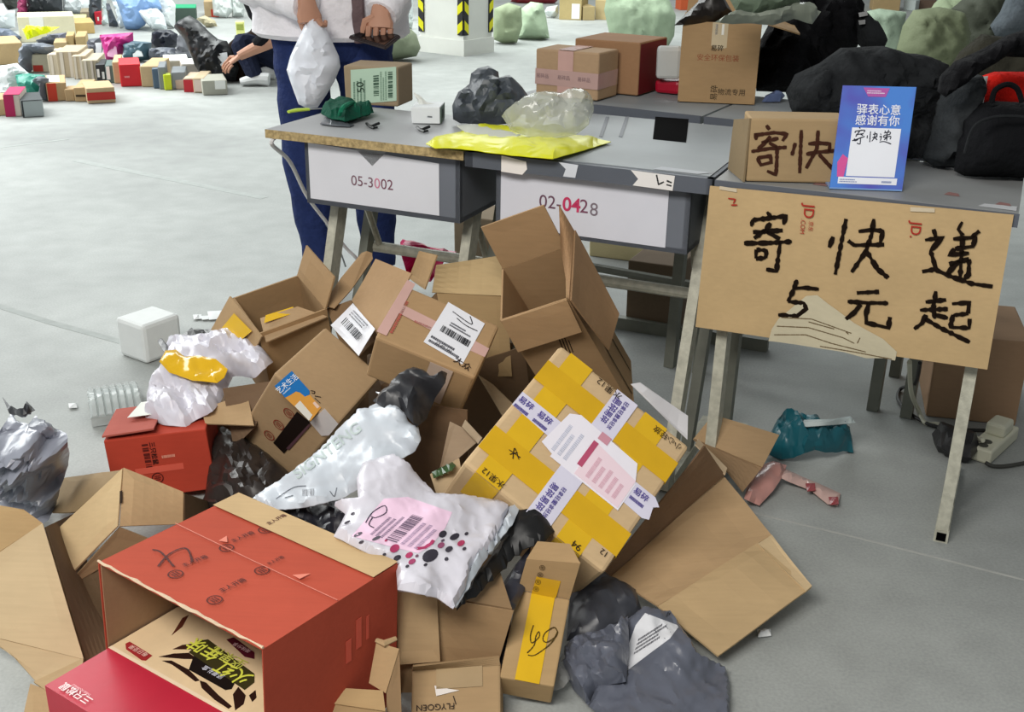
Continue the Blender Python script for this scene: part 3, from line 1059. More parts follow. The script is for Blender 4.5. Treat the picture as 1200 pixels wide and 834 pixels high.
lf.pen(C.r, 'pen_mark', [[(.20, .86), (.72, .82), (.60, .96)], [(.36, .78), (.62, .74), (.92, .76)]], .002, ink('#222228'))
lf.text(C.r, 'lettering', '17 00-141', .45, .1, .0095, ink('#222228'))
f.text(C.r, 'black_lettering', '大众', .83, .13, .02, ink('#2b1a12'), ang=-.2, bold=.02, up=.003)
g = C.face('front')
g.rect(C.r, 'clear_tape', .55, .78, .1, .98, tape('#c6b0a0'), lift=.0006)
lines_print(f, C.r, .08, .13, .15, .9, 1, 5, ink('#b0574e'), axis=1)
lines_print(f, C.r, .25, .5, .46, .52, 1, 6, ink('#b0574e'))

# --- tall open box
tall = Carton('open_carton', 'tall open carton leaning against the desk front with flaps spread', (.1297, 2.4375, .3669), (.9546, .198, -.2177, -.0459), (.1566, .1693, .3941), card('#9c7448'), is_open=True,
              flaps={'back': (.115, 8), 'front': (.085, 168)}, seed=3)
sheet(tall.r, 'flap', [(658, 290, .60), (656, 241, .69), (673, 270, .635), (668, 352, .55)], card('#94693f'), seed=24, warp=.002)
sheet(tall.r, 'flap', [(668, 352, .55), (673, 270, .635), (724, 368, .46), (712, 410, .41)], card('#8e6740'), seed=25, warp=.002)
g = tall.face('right')
for u in (.3, .74):
    g.rect(tall.r, 'dark_tape_edge', u, u + .025, .03, .7, ink('#4a3a22'))
g.rect(tall.r, 'green_tape', .35, .39, .5, .95, ink('#6f7a52'))
fg = tall.face('front')
fg.pen(tall.r, 'ink_bars', [[(.55 + i * .04, .62), (.60 + i * .04, .76)] for i in range(4)], .0025, ink('#2d2216'))

# --- light carton panels behind
r = root('open_carton', 'pale open carton behind the barcode carton, flaps upright', 'cardboard box', W(545, 372, .28), None)
sheet(r, 'flap', [(511, 311, .5), (592, 299, .5), (594, 347, .43), (506, 343, .43)], card('#b89663'), seed=5)
sheet(r, 'body', [(512, 343, .43), (594, 346, .43), (600, 440, .22), (530, 440, .22)], card('#a58150'), seed=6)
sheet(r, 'flap', [(493, 294, .52), (514, 299, .52), (499, 339, .44), (480, 326, .44)], card('#a98253'), seed=7)
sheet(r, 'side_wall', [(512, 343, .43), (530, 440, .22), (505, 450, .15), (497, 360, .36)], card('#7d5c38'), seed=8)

# --- open mailer behind with rounded tab
r = root('mailer_box', 'open mailer carton with a rounded tab and torn label, left of the barcode carton', 'cardboard box', W(420, 420, .2))
bm = bmesh.new()
rp = [(378, 358, .37), (392, 362, .37), (412, 340, .40), (437, 304, .46), (436, 297, .47), (430, 295, .475), (424, 297, .47), (400, 326, .42)]
P = [W(*p) for p in rp]; nn = (P[2] - P[0]).cross(P[5] - P[0]).normalized()
slab(bm, P, nn, .004); link('rounded_tab', bm, card('#9a744a'), r)
sheet(r, 'flap', [(412, 352, .395), (442, 392, .37), (482, 320, .5), (440, 303, .5)], card('#a37b50'), seed=9)
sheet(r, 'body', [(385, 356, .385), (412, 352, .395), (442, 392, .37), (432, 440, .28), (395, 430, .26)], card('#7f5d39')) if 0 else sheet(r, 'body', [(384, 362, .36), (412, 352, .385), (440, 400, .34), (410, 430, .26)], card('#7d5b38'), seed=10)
ls = root('paper_label', 'crumpled white barcode label lying in the open mailer', 'label', W(400, 400, .33))
bm = bmesh.new(); panel(bm, [W(387, 380, .365), W(413, 354, .395), W(440, 386, .385), W(421, 418, .345)], .001, 7, .012, 11); link('sheet', bm, m_label, ls)
a0, b0, c0 = W(387, 380, .371), W(421, 418, .351), W(413, 354, .401)
pf = Face(a0, b0 - a0, c0 - a0)
if pf.n.dot(CP - a0) < 0:
    pf.n = -pf.n
barcode(pf, ls, .2, .75, .25, .5, 5, 18, 0, up=.006); lines_print(pf, ls, .2, .85, .6, .85, 3, 2, up=.006)

# --- open carton at the far left of the pile
B6T, B6q, B6D = (-.5614, 2.6814, .254), (.9518, .1326, -.0644, .2691), (.175, .1739, .25)
b6 = Carton('open_carton', 'open carton with yellow tape at the back left of the pile', B6T, B6q, B6D, card('#9d7649'), is_open=True,
            flaps={'right': (.085, 25)}, seed=6)
sheet(b6.r, 'flap', [(271, 347, .385), (308, 394, .335), (293, 425, .25), (247, 389, .28)], card('#a88255'), seed=21, warp=.002)
o6 = W(308, 394, .337)
F6 = Face(o6, W(247, 389, .282) - o6, W(271, 347, .387) - o6)
if F6.n.dot(CP - o6) < 0:
    F6.n = -F6.n
F6.patch(b6.r, 'yellow_tape', [(276, 367), (297, 388), (286, 397), (258, 389)], m_ytape, uv=False, lift=.004)
sheet(b6.r, 'inner_flap', [(305, 374, .345), (349, 360, .372), (384, 372, .35), (312, 402, .32)], card('#a78259'), seed=22, warp=.002)
o6 = W(312, 402, .322)
F6 = Face(o6, W(384, 372, .352) - o6, W(305, 374, .347) - o6)
if F6.n.dot(CP - o6) < 0:
    F6.n = -F6.n
F6.patch(b6.r, 'yellow_tape', [(312, 373), (344, 363), (346, 370), (310, 382)], m_ytape, uv=False, lift=.009)

# --- carton with the blue sticker
C = Carton('carton', 'carton with a blue and orange sticker and red round stamps', (-.4781, 2.4381, .1861), (.9153, .2099, .2901, -.1846), (.1717, .1919, .3286), card('#a98358'), seam=False, bevel=.005, jit=.003, seed=2)
f, g = C.face('top'), C.face('front')
q5 = lambda x, y: (310 + x / 10.42, 430 + y / 10.42)
def split(F, name, pts, m, **k):
    return F.patch(C.r, name, [q5(*p) for p in pts], m, uv=False, **k)
split(f, 'blue_sticker', [(120, 235), (330, 50), (545, 290), (545, 340), (490, 365), (430, 315), (380, 300), (320, 340), (250, 375)], ink('#2272b8'), lift=.001)
split(f, 'orange_sticker', [(250, 378), (320, 340), (380, 302), (430, 315), (490, 365), (550, 340), (690, 500), (560, 660), (350, 470)], ink('#d79a45'), lift=.0008)
split(f, 'white_panel', [(365, 480), (430, 415), (580, 590), (540, 660)], paper('#dcd9cf'), lift=.0016)
split(f, 'white_panel', [(585, 445), (610, 425), (670, 490), (640, 510)], paper('#e3c8b8'), lift=.0016)
xd = (f.px(*q5(360, 150)) - f.px(*q5(190, 290))).normalized()
yd = f.n.cross(xd)
arc_text(C.r, 'white_lettering', '艺术生活', f.px(*q5(275, 215)) + f.n * .0022, xd, yd, .0165, ink('#e6eef8'), bold=.01)
lines_print(Face(f.px(*q5(230, 345)) + f.n * .001, f.px(*q5(325, 260)) - f.px(*q5(230, 345)), f.px(*q5(215, 325)) - f.px(*q5(230, 345))), C.r, 0, 1, 0, 1, 1, 3, ink('#cfe0f0'), up=.0015)
f.pen(C.r, 'pen_mark', [[q5(560, 290), q5(610, 300), q5(600, 325), q5(570, 315)], [q5(610, 355), q5(685, 370)], [q5(610, 380), q5(680, 445)]], .0018, m_black, uv=False)
split(g, 'dark_window', [(400, 540), (560, 670), (240, 1050), (110, 920)], ink('#1a100c'), lift=.001)
split(g, 'white_label', [(560, 670), (735, 500), (905, 690), (790, 830), (700, 834)], paper('#d3cdcb'), lift=.001)
split(g, 'plum_strip', [(545, 690), (570, 700), (300, 1010), (270, 985)], ink('#5b3f46'), lift=.0012)
for x, y in ((300, 560), (175, 700), (60, 830)):
    p = g.px(*q5(x, y))
    d = p - g.o
    ring_stamp(g, C.r, d.dot(g.u) / g.u.length_squared, d.dot(g.v) / g.v.length_squared, .0145, ink('#8a2a20'))

# --- red carton, middle left
m_redbox = card('#b0402e'); m_redtop = card('#a8564a')
C = Carton('carton', 'red carton with black print at the left edge of the pile', (-.8084, 2.4241, .0855), (.9949, -.0273, -.0471, .0846), (.2261, .196, .1509), m_redbox, seam=False, bevel=.003, jit=.002, seed=5)
f, g = C.face('top'), C.face('front')
bm = bmesh.new(); panel(bm, [f.uv(.0, .0) + UP * .012, f.uv(.5, .0) + UP * .016, f.uv(.5, .98) + UP * .004, f.uv(0, .98) + UP * .003], .004, 5, .003, 2); link('top_flap', bm, m_redtop, C.r)
f.patch(C.r, 'white_label', [(.2, .42), (.47, .42), (.47, .9), (.28, .9)], paper('#d8dbd3'), lift=.018)
g.text(C.r, 'black_lettering', '三只松鼠', .455, .72, .014, ink('#2e1310'), ang=-math.pi / 2, bold=.03)
barcode(g, C.r, .36, .42, .5, .9, 4, 10, 1, ink('#5a1c16'))
lines_print(g, C.r, .53, .72, .6, .68, 1, 2, ink('#e09a84')); g.rect(C.r, 'pale_print', .25, .72, .40, .50, ink('#d05a48'))
ring_stamp(g, C.r, .45, .31, .013, ink('#4a1512'))

# --- tan open carton, lower left (peaked lid)
r = root('open_carton', 'tan open carton with a peaked lid in front of the red carton', 'cardboard box', W(130, 700, 0))
sheet(r, 'lid_side', [(144, 549, .22), (214, 577, .17), (214, 614, .11), (140, 617, .15)], card('#b0895a'), seed=31)
sheet(r, 'lid_top', [(144, 549, .221), (140, 617, .151), (74, 684, .05), (49, 640, .09)], card('#bd9a69'), seed=32)
sheet(r, 'flap', [(140, 617, .149), (178, 632, .11), (122, 662, .07), (74, 690, .04)], card('#8d6a43'), seed=33)
sheet(r, 'body', [(88, 600, .09), (144, 550, .2), (76, 560, .03), (60, 600, .02)], card('#8f7048'), seed=34)
sheet(r, 'inner_wall', [(74, 690, .038), (120, 662, .068), (150, 700, .0), (98, 776, .0)], card('#5b4329'), seed=35, warp=.001)  # inner walls coloured darker to carry the shade below the flap
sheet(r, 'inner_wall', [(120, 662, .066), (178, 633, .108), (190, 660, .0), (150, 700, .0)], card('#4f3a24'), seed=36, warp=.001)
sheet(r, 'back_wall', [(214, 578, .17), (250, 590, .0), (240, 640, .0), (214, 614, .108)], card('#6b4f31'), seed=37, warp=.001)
bm = bmesh.new(); slab(bm, [W(*p) + V((0, -.002, .004)) for p in ((141, 577, .194), (144, 576, .195), (144, 590, .18), (141, 592, .178))], V((0, -.6, .8)), .0006); link('hand_slot', bm, ink('#2a1c10'), r)
strokes(r, 'pen_mark', [[(78, 652), (72, 655), (76, 660), (80, 656), (76, 650)], [(74, 663), (70, 666), (74, 670), (78, 666), (74, 662)]], lambda x, y: W(x, y, .083 - (y - 655) * .0008) + V((0, -.004, .004)), V((0, -.6, .8)), .0015, m_black)

# --- big curved panel, lowest left
r = root('torn_carton', 'torn carton with a tall curved flap at the lower left corner', 'cardboard box', W(60, 834, 0))
sheet(r, 'curved_flap', [(98, 772, .05), (50, 613, .20), (-34, 668, .15), (-34, 740, .08)], card('#b99a70'), seed=43, n=8, warp=.006)
sheet(r, 'curved_flap', [(50, 613, .20), (28, 597, .222), (-34, 586, .225), (-34, 668, .15)], card('#a9834f'), seed=44, warp=.004)
sheet(r, 'torn_edge_flap', [(98, 772, .05), (-34, 740, .08), (10, 762, .062), (44, 800, .035)], card('#b3946a'), seed=45)
sheet(r, 'flap', [(40, 800, .034), (98, 772, .049), (97, 790, .045), (66, 818, .03)], card('#a8885c'), seed=41)
sheet(r, 'flap', [(36, 802, .03), (70, 816, .03), (130, 870, .005), (20, 880, .005)], card('#a27f52'), seed=46)
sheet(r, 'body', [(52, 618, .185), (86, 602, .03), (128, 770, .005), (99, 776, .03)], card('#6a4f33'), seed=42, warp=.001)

# --- big red carton, open at the front with a product box inside
R_T, R_q, R_D = (-.4297, 1.6269, .142), (.9553, -.0112, .0128, -.2952), (.3779, .3045, .28)
C = Carton('carton', 'large red carton lying open towards the lower left with a gift box inside', R_T, R_q, R_D, card('#ad4a36'), seam=False)
bpy.data.objects.remove(C.body)
h = C.D / 2
cc = lambda a, b, k, i=0: C.M @ V((a * (h.x - i), b * (h.y - i), k * (h.z - i)))
for nm, m, i, t in (('body', card('#ad4a36'), 0, .002), ('inner_lining', card('#97704c'), .0025, .002)):
    bm = bmesh.new()
    for qd in (((-1, -1, 1), (1, -1, 1), (1, 1, 1), (-1, 1, 1)), ((1, -1, -1), (1, 1, -1), (1, 1, 1), (1, -1, 1)), ((-1, 1, -1), (-1, -1, -1), (-1, -1, 1), (-1, 1, 1)), ((1, 1, -1), (-1, 1, -1), (-1, 1, 1), (1, 1, 1)), ((-1, 1, -1), (1, 1, -1), (1, -1, -1), (-1, -1, -1))):
        panel(bm, [cc(*p, i) for p in qd], t, 4, .0004, 1)
    link(nm, bm, m, C.r)
f, g = C.face('top'), C.face('right')
f.rect(C.r, 'kraft_strip', 0, 1, .80, 1.0, card('#b8925f'), lift=.0015)
f.pen(C.r, 'fold_line', [[(0, .52), (.5, .515), (1, .52)]], .0018, ink('#cf7a68'), up=.0022)
for (a, b) in ((.0, 1.),):
    bm = bmesh.new(); tube(bm, [f.uv(t / 24, .002) + V((0, 0, random.Random(t).uniform(-.001, .002))) for t in range(25)], [random.Random(t + 9).uniform(.0012, .0034) for t in range(25)], 5); link('torn_edge', bm, card('#caa98a'), C.r)
q3 = lambda x, y: (170 + x / 5.955, 590 + y / 5.955)
for x, y in ((212, 495), (485, 675), (568, 312), (815, 470), (838, 185)):
    p = f.px(*q3(x, y)); d = p - f.o
    ring_stamp(f, C.r, d.dot(f.u) / f.u.length_squared, d.dot(f.v) / f.v.length_squared, .0125, ink('#4a130d'))
for (x, y), (x2, y2) in (((270, 440), (425, 378)), ((530, 618), (690, 540)), ((612, 270), (750, 210)), ((860, 430), (960, 380)), ((860, 150), (975, 90))):
    o, e = f.px(*q3(x, y)), f.px(*q3(x2, y2))
    arc_text(C.r, 'dark_lettering', '主人开箱', (o + e) / 2 + f.n * .002, e - o, f.n.cross(e - o), (e - o).length / 3.6, ink('#4a130d'), bold=.03)
f.pen(C.r, 'pen_mark', [[q3(50, 328), q3(110, 345), q3(200, 445)], [q3(90, 445), q3(160, 365), q3(250, 320), q3(300, 330), q3(330, 410)]], .0034, ink('#4c1712'), uv=False, up=.0022)
f.patch(C.r, 'pale_mark', [q3(*p) for p in ((515, 265), (570, 232), (575, 275))], ink('#d8806c'), uv=False, lift=.0018)
f.patch(C.r, 'pale_mark', [q3(*p) for p in ((1030, 505), (1155, 495), (1080, 532))], ink('#d8806c'), uv=False, lift=.0018)
for u0, u1, v0, v1 in ((.58, .62, .55, .70), (.66, .70, .60, .80), (.74, .76, .62, .78)):
    g.rect(C.r, 'pale_print', u0, u1, v0, v1, ink('#d05a48'), lift=.001)

M3 = C.M.to_3x3(); ux, uy = (M3 @ V((1, 0, 0))), (M3 @ V((0, 1, 0)))
ux.z = uy.z = 0; ux.normalize(); uy.normalize()
p0 = W(64, 810, .128)
gb = root('gift_box', 'red and beige printed gift box inside the large red carton', 'gift box', p0 + ux * .17 + uy * .15 - UP * .118)
a_in = (V(R_T) - p0).dot(ux) + .3779 / 2 - .009
s_in = (V(R_T) - p0).dot(ux) - .3779 / 2 + .008
gx0, gx1 = max(0, s_in), a_in
gx0 = s_in
depth_in = (V(R_T) - p0).dot(uy) + .3045 / 2 - .012
bm = bmesh.new()
hexa(bm, [p0 + ux * x + uy * y - UP * z for z in (.118, 0) for x, y in ((gx0, 0), (gx1, 0), (gx1, depth_in), (gx0, depth_in))])
link('body', bm, mat('printed_card', '#b5253a', .4, .06, 12, .05), gb)
gf = Face(p0 + ux * gx0, ux * (gx1 - gx0), uy * depth_in)
pb = gf.px(138, 762); vb = (pb - gf.o).dot(uy) / depth_in
m_bei = mat('printed_card', '#e2c79f', .4, .10, 16, .05)
gf.patch(gb, 'beige_print', [(0, vb), (1, vb), (1, 1), (0, 1)], m_bei)
gf.rect(gb, 'cream_line', 0, 1, vb - .012, vb + .004, ink('#e9d2b4'), lift=.0008)
q8 = lambda x, y: (40 + x / 3.97, 624 + y / 3.97)
def gp(nm, pts, c, l=.001):
    gf.patch(gb, nm, [q8(*p) for p in pts], ink(c), uv=False, lift=l)
gp('dark_brush_print', [(580, 580), (650, 565), (720, 562), (760, 590), (700, 590)], '#2a140e')
gp('dark_brush_print', [(645, 545), (690, 525), (770, 515), (790, 530), (740, 545)], '#3a1c14')
gp('dark_brush_print', [(595, 598), (640, 598), (720, 640), (770, 690), (750, 695), (690, 650), (640, 615)], '#2a140e')
gp('dark_brush_print', [(770, 690), (800, 700), (860, 760), (920, 810), (905, 822), (840, 780), (780, 725)], '#2a140e')
gp('dark_brush_print', [(925, 755), (950, 720), (985, 760), (975, 800), (935, 830)], '#2a140e')
gp('dark_brush_print', [(1000, 760), (1030, 735), (1035, 770), (1015, 790)], '#2a140e')
gp('dark_brush_print', [(640, 480), (690, 400), (720, 385), (690, 440)], '#5a2a1c')
gp('black_plate', [(745, 570), (780, 560), (940, 690), (920, 730), (890, 735), (720, 640)], '#18100e', .0012)
gp('plum_plate', [(895, 500), (930, 490), (1025, 560), (1025, 590), (980, 580)], '#5a1626', .0012)
gp('red_plate', [(425, 520), (445, 510), (550, 575), (520, 598), (500, 596), (428, 545)], '#9c2a2c', .0012)
gp('lime_backing', [(780, 505), (810, 500), (1025, 660), (1025, 700), (980, 735), (720, 560)], '#3a3418', .0014)
def gtext(tx, x, y, hh, c, bold=.02):
    p = gf.px(*q8(x, y))
    arc_text(gb, 'lettering', tx, p + gf.n * .0024, -ux, -uy, hh, ink(c), bold=bold)
gtext('火红', 930, 655, .036, '#d6d852', .03); gtext('年味', 800, 545, .036, '#d6d852', .03)
gtext('坚果礼', 905, 585, .026, '#c8c95a', .02)
gtext('坚果礼盒', 835, 655, .012, '#c9c9d6')
gtext('美味分享', 968, 540, .010, '#e0b8bc'); gtext('每日坚果', 488, 555, .011, '#e6b7ab')
gtext('三只松鼠', 198, 752, .018, '#f2dcdc', .03); gtext('THREE SQUIRRELS', 222, 738, .0055, '#e6a8ae')

# --- carton with 69 on yellow tape
C = Carton('carton', 'small carton with one yellow tape strip and handwritten 69 at the front', (.0487, 1.70, .0766), (.9739, .2095, .0434, -.0752), (.0943, .1751, .06), card('#a9824f'), seam=False, bevel=.003, jit=.002)
f = C.face('top')
f.rect(C.r, 'yellow_tape', .27, .72, 0, 1, m_ytape)
f.pen(C.r, 'pen_lettering', [[(.42, .62), (.40, .5), (.45, .42), (.56, .50), (.54, .56), (.50, .50), (.50, .40), (.40, .3)], [(.88, .60), (.80, .64), (.66, .56), (.64, .48), (.72, .46), (.86, .54), (.88, .60), (.80, .46), (.56, .30), (.42, .28)]], .002, ink('#4c3a10'), up=.002)
bm = bmesh.new()
U0, U1 = f.uv(0, 1), f.uv(1, 1)
panel(bm, [U0, U1, W(680, 660, .215), W(617, 655, .21)], .004, 4, .0004, 3)
panel(bm, [W(617, 655, .21), W(680, 660, .215), W(668, 637, .235), W(630, 634, .235)], .004, 3, .002, 4)
link('end_flap', bm, card('#a27b4b'), C.r)
uf = Face(U0, U1 - U0, W(617, 655, .21) - U0)
uf.rect(C.r, 'yellow_tape', .27, .74, 0, .55, tape('#c89a1a'), lift=.003)
for i in range(4):
    ring_stamp(uf, C.r, .33 - i * 0 - .0, .16 + i * .235, .0052, ink('#3a2a18'), up=.004)

# --- small carton at the bottom
C = Carton('carton', 'small carton with a white sticker scrap at the bottom edge', (-.0822, 1.6104, .036), (.9613, .2711, -.0482, .0128), (.1516, .0925, .05), card('#a17c4f'), seam=False, bevel=.004, jit=.002)
f = C.face('top')
f.patch(C.r, 'white_sticker_scrap', [(.26, .62), (.28, .42), (.54, .50), (.42, .54)], paper('#dcd5cf'))
f.rect(C.r, 'clear_tape', .28, .80, .55, .95, tape('#a58e6c'))
f.text(C.r, 'black_lettering', 'FLYGOEN', .27, .22, .015, m_black, ang=math.pi)
f.pen(C.r, 'pen_mark', [[(.47, .40), (.50, .24)]], .0016, m_black)
bm = bmesh.new(); panel(bm, [f.uv(0, .93), f.uv(1, .93), W(585, 770, .095), W(484, 781, .095)], .004, 4, .002, 1); link('folded_lip', bm, card('#8d6b42'), C.r)

# --- small open mailer in front of the red carton
r = root('mailer_box', 'small open mailer carton in front of the red carton', 'cardboard box', W(405, 850, 0))
sheet(r, 'flap', [(342, 818, .09), (346, 804, .10), (449, 810, .10), (452, 834, .085)], card('#a9834f'), seed=51)
sheet(r, 'body', [(342, 818, .088), (452, 832, .085), (452, 900, .01), (342, 900, .01)], card('#9d7748'), seed=52)
sheet(r, 'side_flap', [(432, 800, .105), (452, 812, .10), (468, 760, .155), (441, 752, .16)], card('#a67f50'), seed=53)
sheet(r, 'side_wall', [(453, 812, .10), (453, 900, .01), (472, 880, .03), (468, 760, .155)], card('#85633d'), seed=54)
bm = bmesh.new(); tube(bm, [W(441, 750, .163), W(450, 754, .162), W(464, 748, .162)], [.004, .006, .004], 6); link('folded_tab', bm, card('#b08b5c'), r)

# --- carton under the spotted mailer
r = root('carton', 'brown carton under the torn spotted mailer', 'cardboard box', W(540, 780, 0))
sheet(r, 'front_wall', [(456, 690, .18), (602, 715, .18), (574, 810, .0), (460, 810, .0)], card('#9a7347'), seed=61)
sheet(r, 'overlap_panel', [(466, 690, .195), (512, 694, .195), (516, 774, .07), (466, 778, .066)], card('#a98457'), seed=62)
sheet(r, 'top_panel', [(468, 689, .182), (600, 713, .182), (580, 650, .2), (480, 640, .2)], card('#8a6740'), seed=63)

# --- large flattened carton on the right
r = root('open_carton', 'large flattened carton with spread flaps right of the yellow taped carton', 'cardboard box', W(840, 640, 0))
m_fl = card('#b28a5c')
sheet(r, 'wall_panel', [(716, 676, .05), (848, 558, .10), (904, 628, .088), (771, 711, .06)], m_fl, seed=71)
sheet(r, 'flap', [(771, 711, .06), (888, 638, .085), (950, 690, .06), (841, 770, .035)], card('#b69160'), seed=72)
sheet(r, 'edge_strip', [(888, 638, .089), (904, 628, .09), (951, 688, .064), (944, 694, .062)], card('#bf9d70'), seed=73)
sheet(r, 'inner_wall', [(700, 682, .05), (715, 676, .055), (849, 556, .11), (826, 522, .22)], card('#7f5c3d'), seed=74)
sheet(r, 'flap', [(812, 515, .12), (835, 487, .17), (913, 510, .13), (893, 548, .09)], card('#a17c52'), seed=75)
sheet(r, 'flap', [(812, 515, .12), (893, 548, .088), (870, 577, .05), (845, 545, .11)], card('#8e6a45'), seed=76)
sheet(r, 'torn_rim', [(815, 521, .17), (850, 556, .115), (852, 548, .12), (818, 514, .16)], card('#c4a27c'), seed=77, th=.003)
# white sheet behind the yellow box
r = root('paper_sheet', 'white paper sheet standing up behind the yellow taped carton', 'paper', W(790, 500, .2))
sheet(r, 'sheet', [(738, 450, .42), (749, 448, .42), (806, 487, .33), (806, 515, .29)], paper('#dcdadd'), .001, seed=1)
# pink paper piece and tape tail
r = root('pink_packaging', 'crumpled pink printed wrapper by the flattened carton', 'wrapper', W(895, 580, 0))
bm = bmesh.new(); pillow(bm, [(872, 584), (878, 560), (892, 545), (905, 540), (922, 545), (916, 560), (906, 575), (890, 592)], zpos([(872, 584, .03), (905, 540, .03), (922, 545, .03), (890, 592, .01)]), T=.015, amp=.01, step=5, seed=5); link('wrapper', bm, tape('#c08d84'), r, True)
bm = bmesh.new(); pillow(bm, [(908, 556), (922, 550), (950, 562), (985, 578), (982, 592), (970, 590), (950, 574), (925, 564)], zpos([(908, 556, .03), (950, 568, .012), (985, 585, .008)]), T=.008, amp=.006, step=5, seed=6); link('tape_tail', bm, tape('#c9aaa2'), r, True)
for k, (x, y) in enumerate(((915, 548), (950, 570), (977, 586))):
    bm = bmesh.new(); pillow(bm, [(x - 6, y - 4), (x + 5, y - 4), (x + 6, y + 4), (x - 4, y + 5)], zpos([(x, y, .026 - k * .005)]), T=.002, amp=.002, step=4, seed=k); link('red_print', bm, tape('#9a4448'), r)

# --- cartons in the gap of the pile, walls coloured dark for its shade
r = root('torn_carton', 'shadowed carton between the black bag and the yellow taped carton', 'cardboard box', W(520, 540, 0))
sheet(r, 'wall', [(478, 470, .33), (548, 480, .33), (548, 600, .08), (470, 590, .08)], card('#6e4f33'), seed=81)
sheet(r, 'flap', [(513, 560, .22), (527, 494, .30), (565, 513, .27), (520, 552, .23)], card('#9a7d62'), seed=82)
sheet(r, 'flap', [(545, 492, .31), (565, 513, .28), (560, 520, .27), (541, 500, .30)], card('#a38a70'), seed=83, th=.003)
r = root('mailer_box', 'tan carton flap with green tape between the bags', 'cardboard box', W(555, 590, .1))
sheet(r, 'flap', [(504, 556, .245), (538, 537, .27), (546, 582, .21), (515, 590, .20)], card('#a98a64'), seed=84)
sheet(r, 'wall', [(545, 569, .225), (602, 573, .21), (600, 596, .175), (545, 590, .19)], card('#a3845c'), seed=85)
bm = bmesh.new(); pillow(bm, [(506, 553), (530, 541), (534, 545), (530, 550), (508, 560)], zpos([(506, 553, .254), (534, 545, .272)]), T=.005, amp=.002, step=4, seed=2); link('green_tape', bm, tape('#3f5a38'), r)
bm = bmesh.new(); pillow(bm, [(567, 571), (576, 571), (578, 588), (568, 588)], zpos([(567, 571, .226), (578, 588, .196)]), T=.003, amp=.001, step=4, seed=2); link('green_tape', bm, tape('#6d7d48'), r)
r = root('open_carton', 'added brown carton wall filling the dark gap behind the yellow taped carton', 'cardboard box', W(575, 520, 0))
sheet(r, 'wall', [(536, 430, .25), (614, 405, .30), (628, 520, .005), (526, 545, .005)], card('#6e5136'), seed=86)  # wall added to close the gap, its shade put into the brown
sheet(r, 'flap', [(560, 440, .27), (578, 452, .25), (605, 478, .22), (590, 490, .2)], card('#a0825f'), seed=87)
r = root('poly_mailer', 'black plastic sheet in the hollow behind the large red carton', 'mailer bag', W(380, 620, .05))
bm = bmesh.new(); pillow(bm, [(300, 600), (330, 590), (400, 585), (440, 600), (430, 640), (380, 640), (330, 625)], zpos([(300, 600, .17), (440, 600, .2), (430, 640, .15), (330, 625, .15)]), T=.02, amp=.03, step=5, seed=44); link('film', bm, poly('#1b1c24', .4, .5), r, True)
r = root('poly_mailer', 'dark wrinkled plastic in the shade right of the red carton', 'mailer bag', W(290, 560, .0))
bm = bmesh.new(); pillow(bm, [(248, 520), (262, 500), (300, 520), (340, 555), (352, 590), (310, 596), (262, 604), (225, 610), (240, 585)], zpos([(262, 500, .10), (352, 590, .08), (225, 610, .01), (300, 540, .10)]), T=.03, amp=.03, wf=12, step=5, seed=45); link('film', bm, poly('#2d2724', .4, .5), r, True)  # dark film whose colour also carries the shadows between the cartons
# supports inside the heap, partly seen in the gaps
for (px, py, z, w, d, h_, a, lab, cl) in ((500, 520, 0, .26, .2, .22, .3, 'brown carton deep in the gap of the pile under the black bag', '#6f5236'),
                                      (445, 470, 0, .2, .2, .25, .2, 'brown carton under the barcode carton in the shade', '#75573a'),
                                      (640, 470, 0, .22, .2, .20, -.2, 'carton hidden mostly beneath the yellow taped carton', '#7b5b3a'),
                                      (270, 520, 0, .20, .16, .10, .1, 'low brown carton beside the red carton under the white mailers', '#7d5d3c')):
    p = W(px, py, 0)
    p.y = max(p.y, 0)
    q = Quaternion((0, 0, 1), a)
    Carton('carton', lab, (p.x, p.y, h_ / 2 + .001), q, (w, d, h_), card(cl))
# tan flap by the red carton
r = root('open_carton', 'tan carton flap sticking out between the red carton and the stamped carton', 'cardboard box', W(270, 510, 0))
sheet(r, 'flap', [(241, 497, .17), (236, 480, .19), (290, 462, .22), (298, 499, .18)], card('#ab8558'), seed=91)
sheet(r, 'wall', [(262, 455, .24), (322, 446, .25), (300, 500, .17), (275, 525, .10)], card('#70533a'), seed=92)

# ================================================================ BAGS ON THE PILE
m_white = poly('#c3cad2', .35, .6, 0, 15.0); m_white2 = poly('#cdcbd4', .3, .65, 0, 17.0); m_blackf = poly('#101012', .35, .5); m_grey = poly('#5e626e', .3, .5)
r_film = [None]
def bag(name, label, cat, outline, ctrl, m, group=None, **k):
    r = root(name, label, cat, W(*ctrl[0]) * 1, group)
    zs = [W(*c) for c in ctrl]
    r.location = sum(zs, V()) / len(zs); r.location.z = max(0, min(c.z for c in zs) - .01)
    bm = bmesh.new(); pillow(bm, outline, zpos(ctrl), **k); r_film[0] = link('film', bm, m, r, True)
    return r
def lay(r, d, skip=('film', 'black_lining', 'torn_back_sheet', 'torn_black_lining', 'yellow_tape', 'torn_mouth')):
    order = {'pink_label': .001, 'waybill': .001, 'white_label': .001}
    film = r_film[0]
    for o in [c for c in r.children if c.name.split('.')[0] not in skip]:
        drape([o], film, d, order.get(o.name.split('.')[0], .0022))
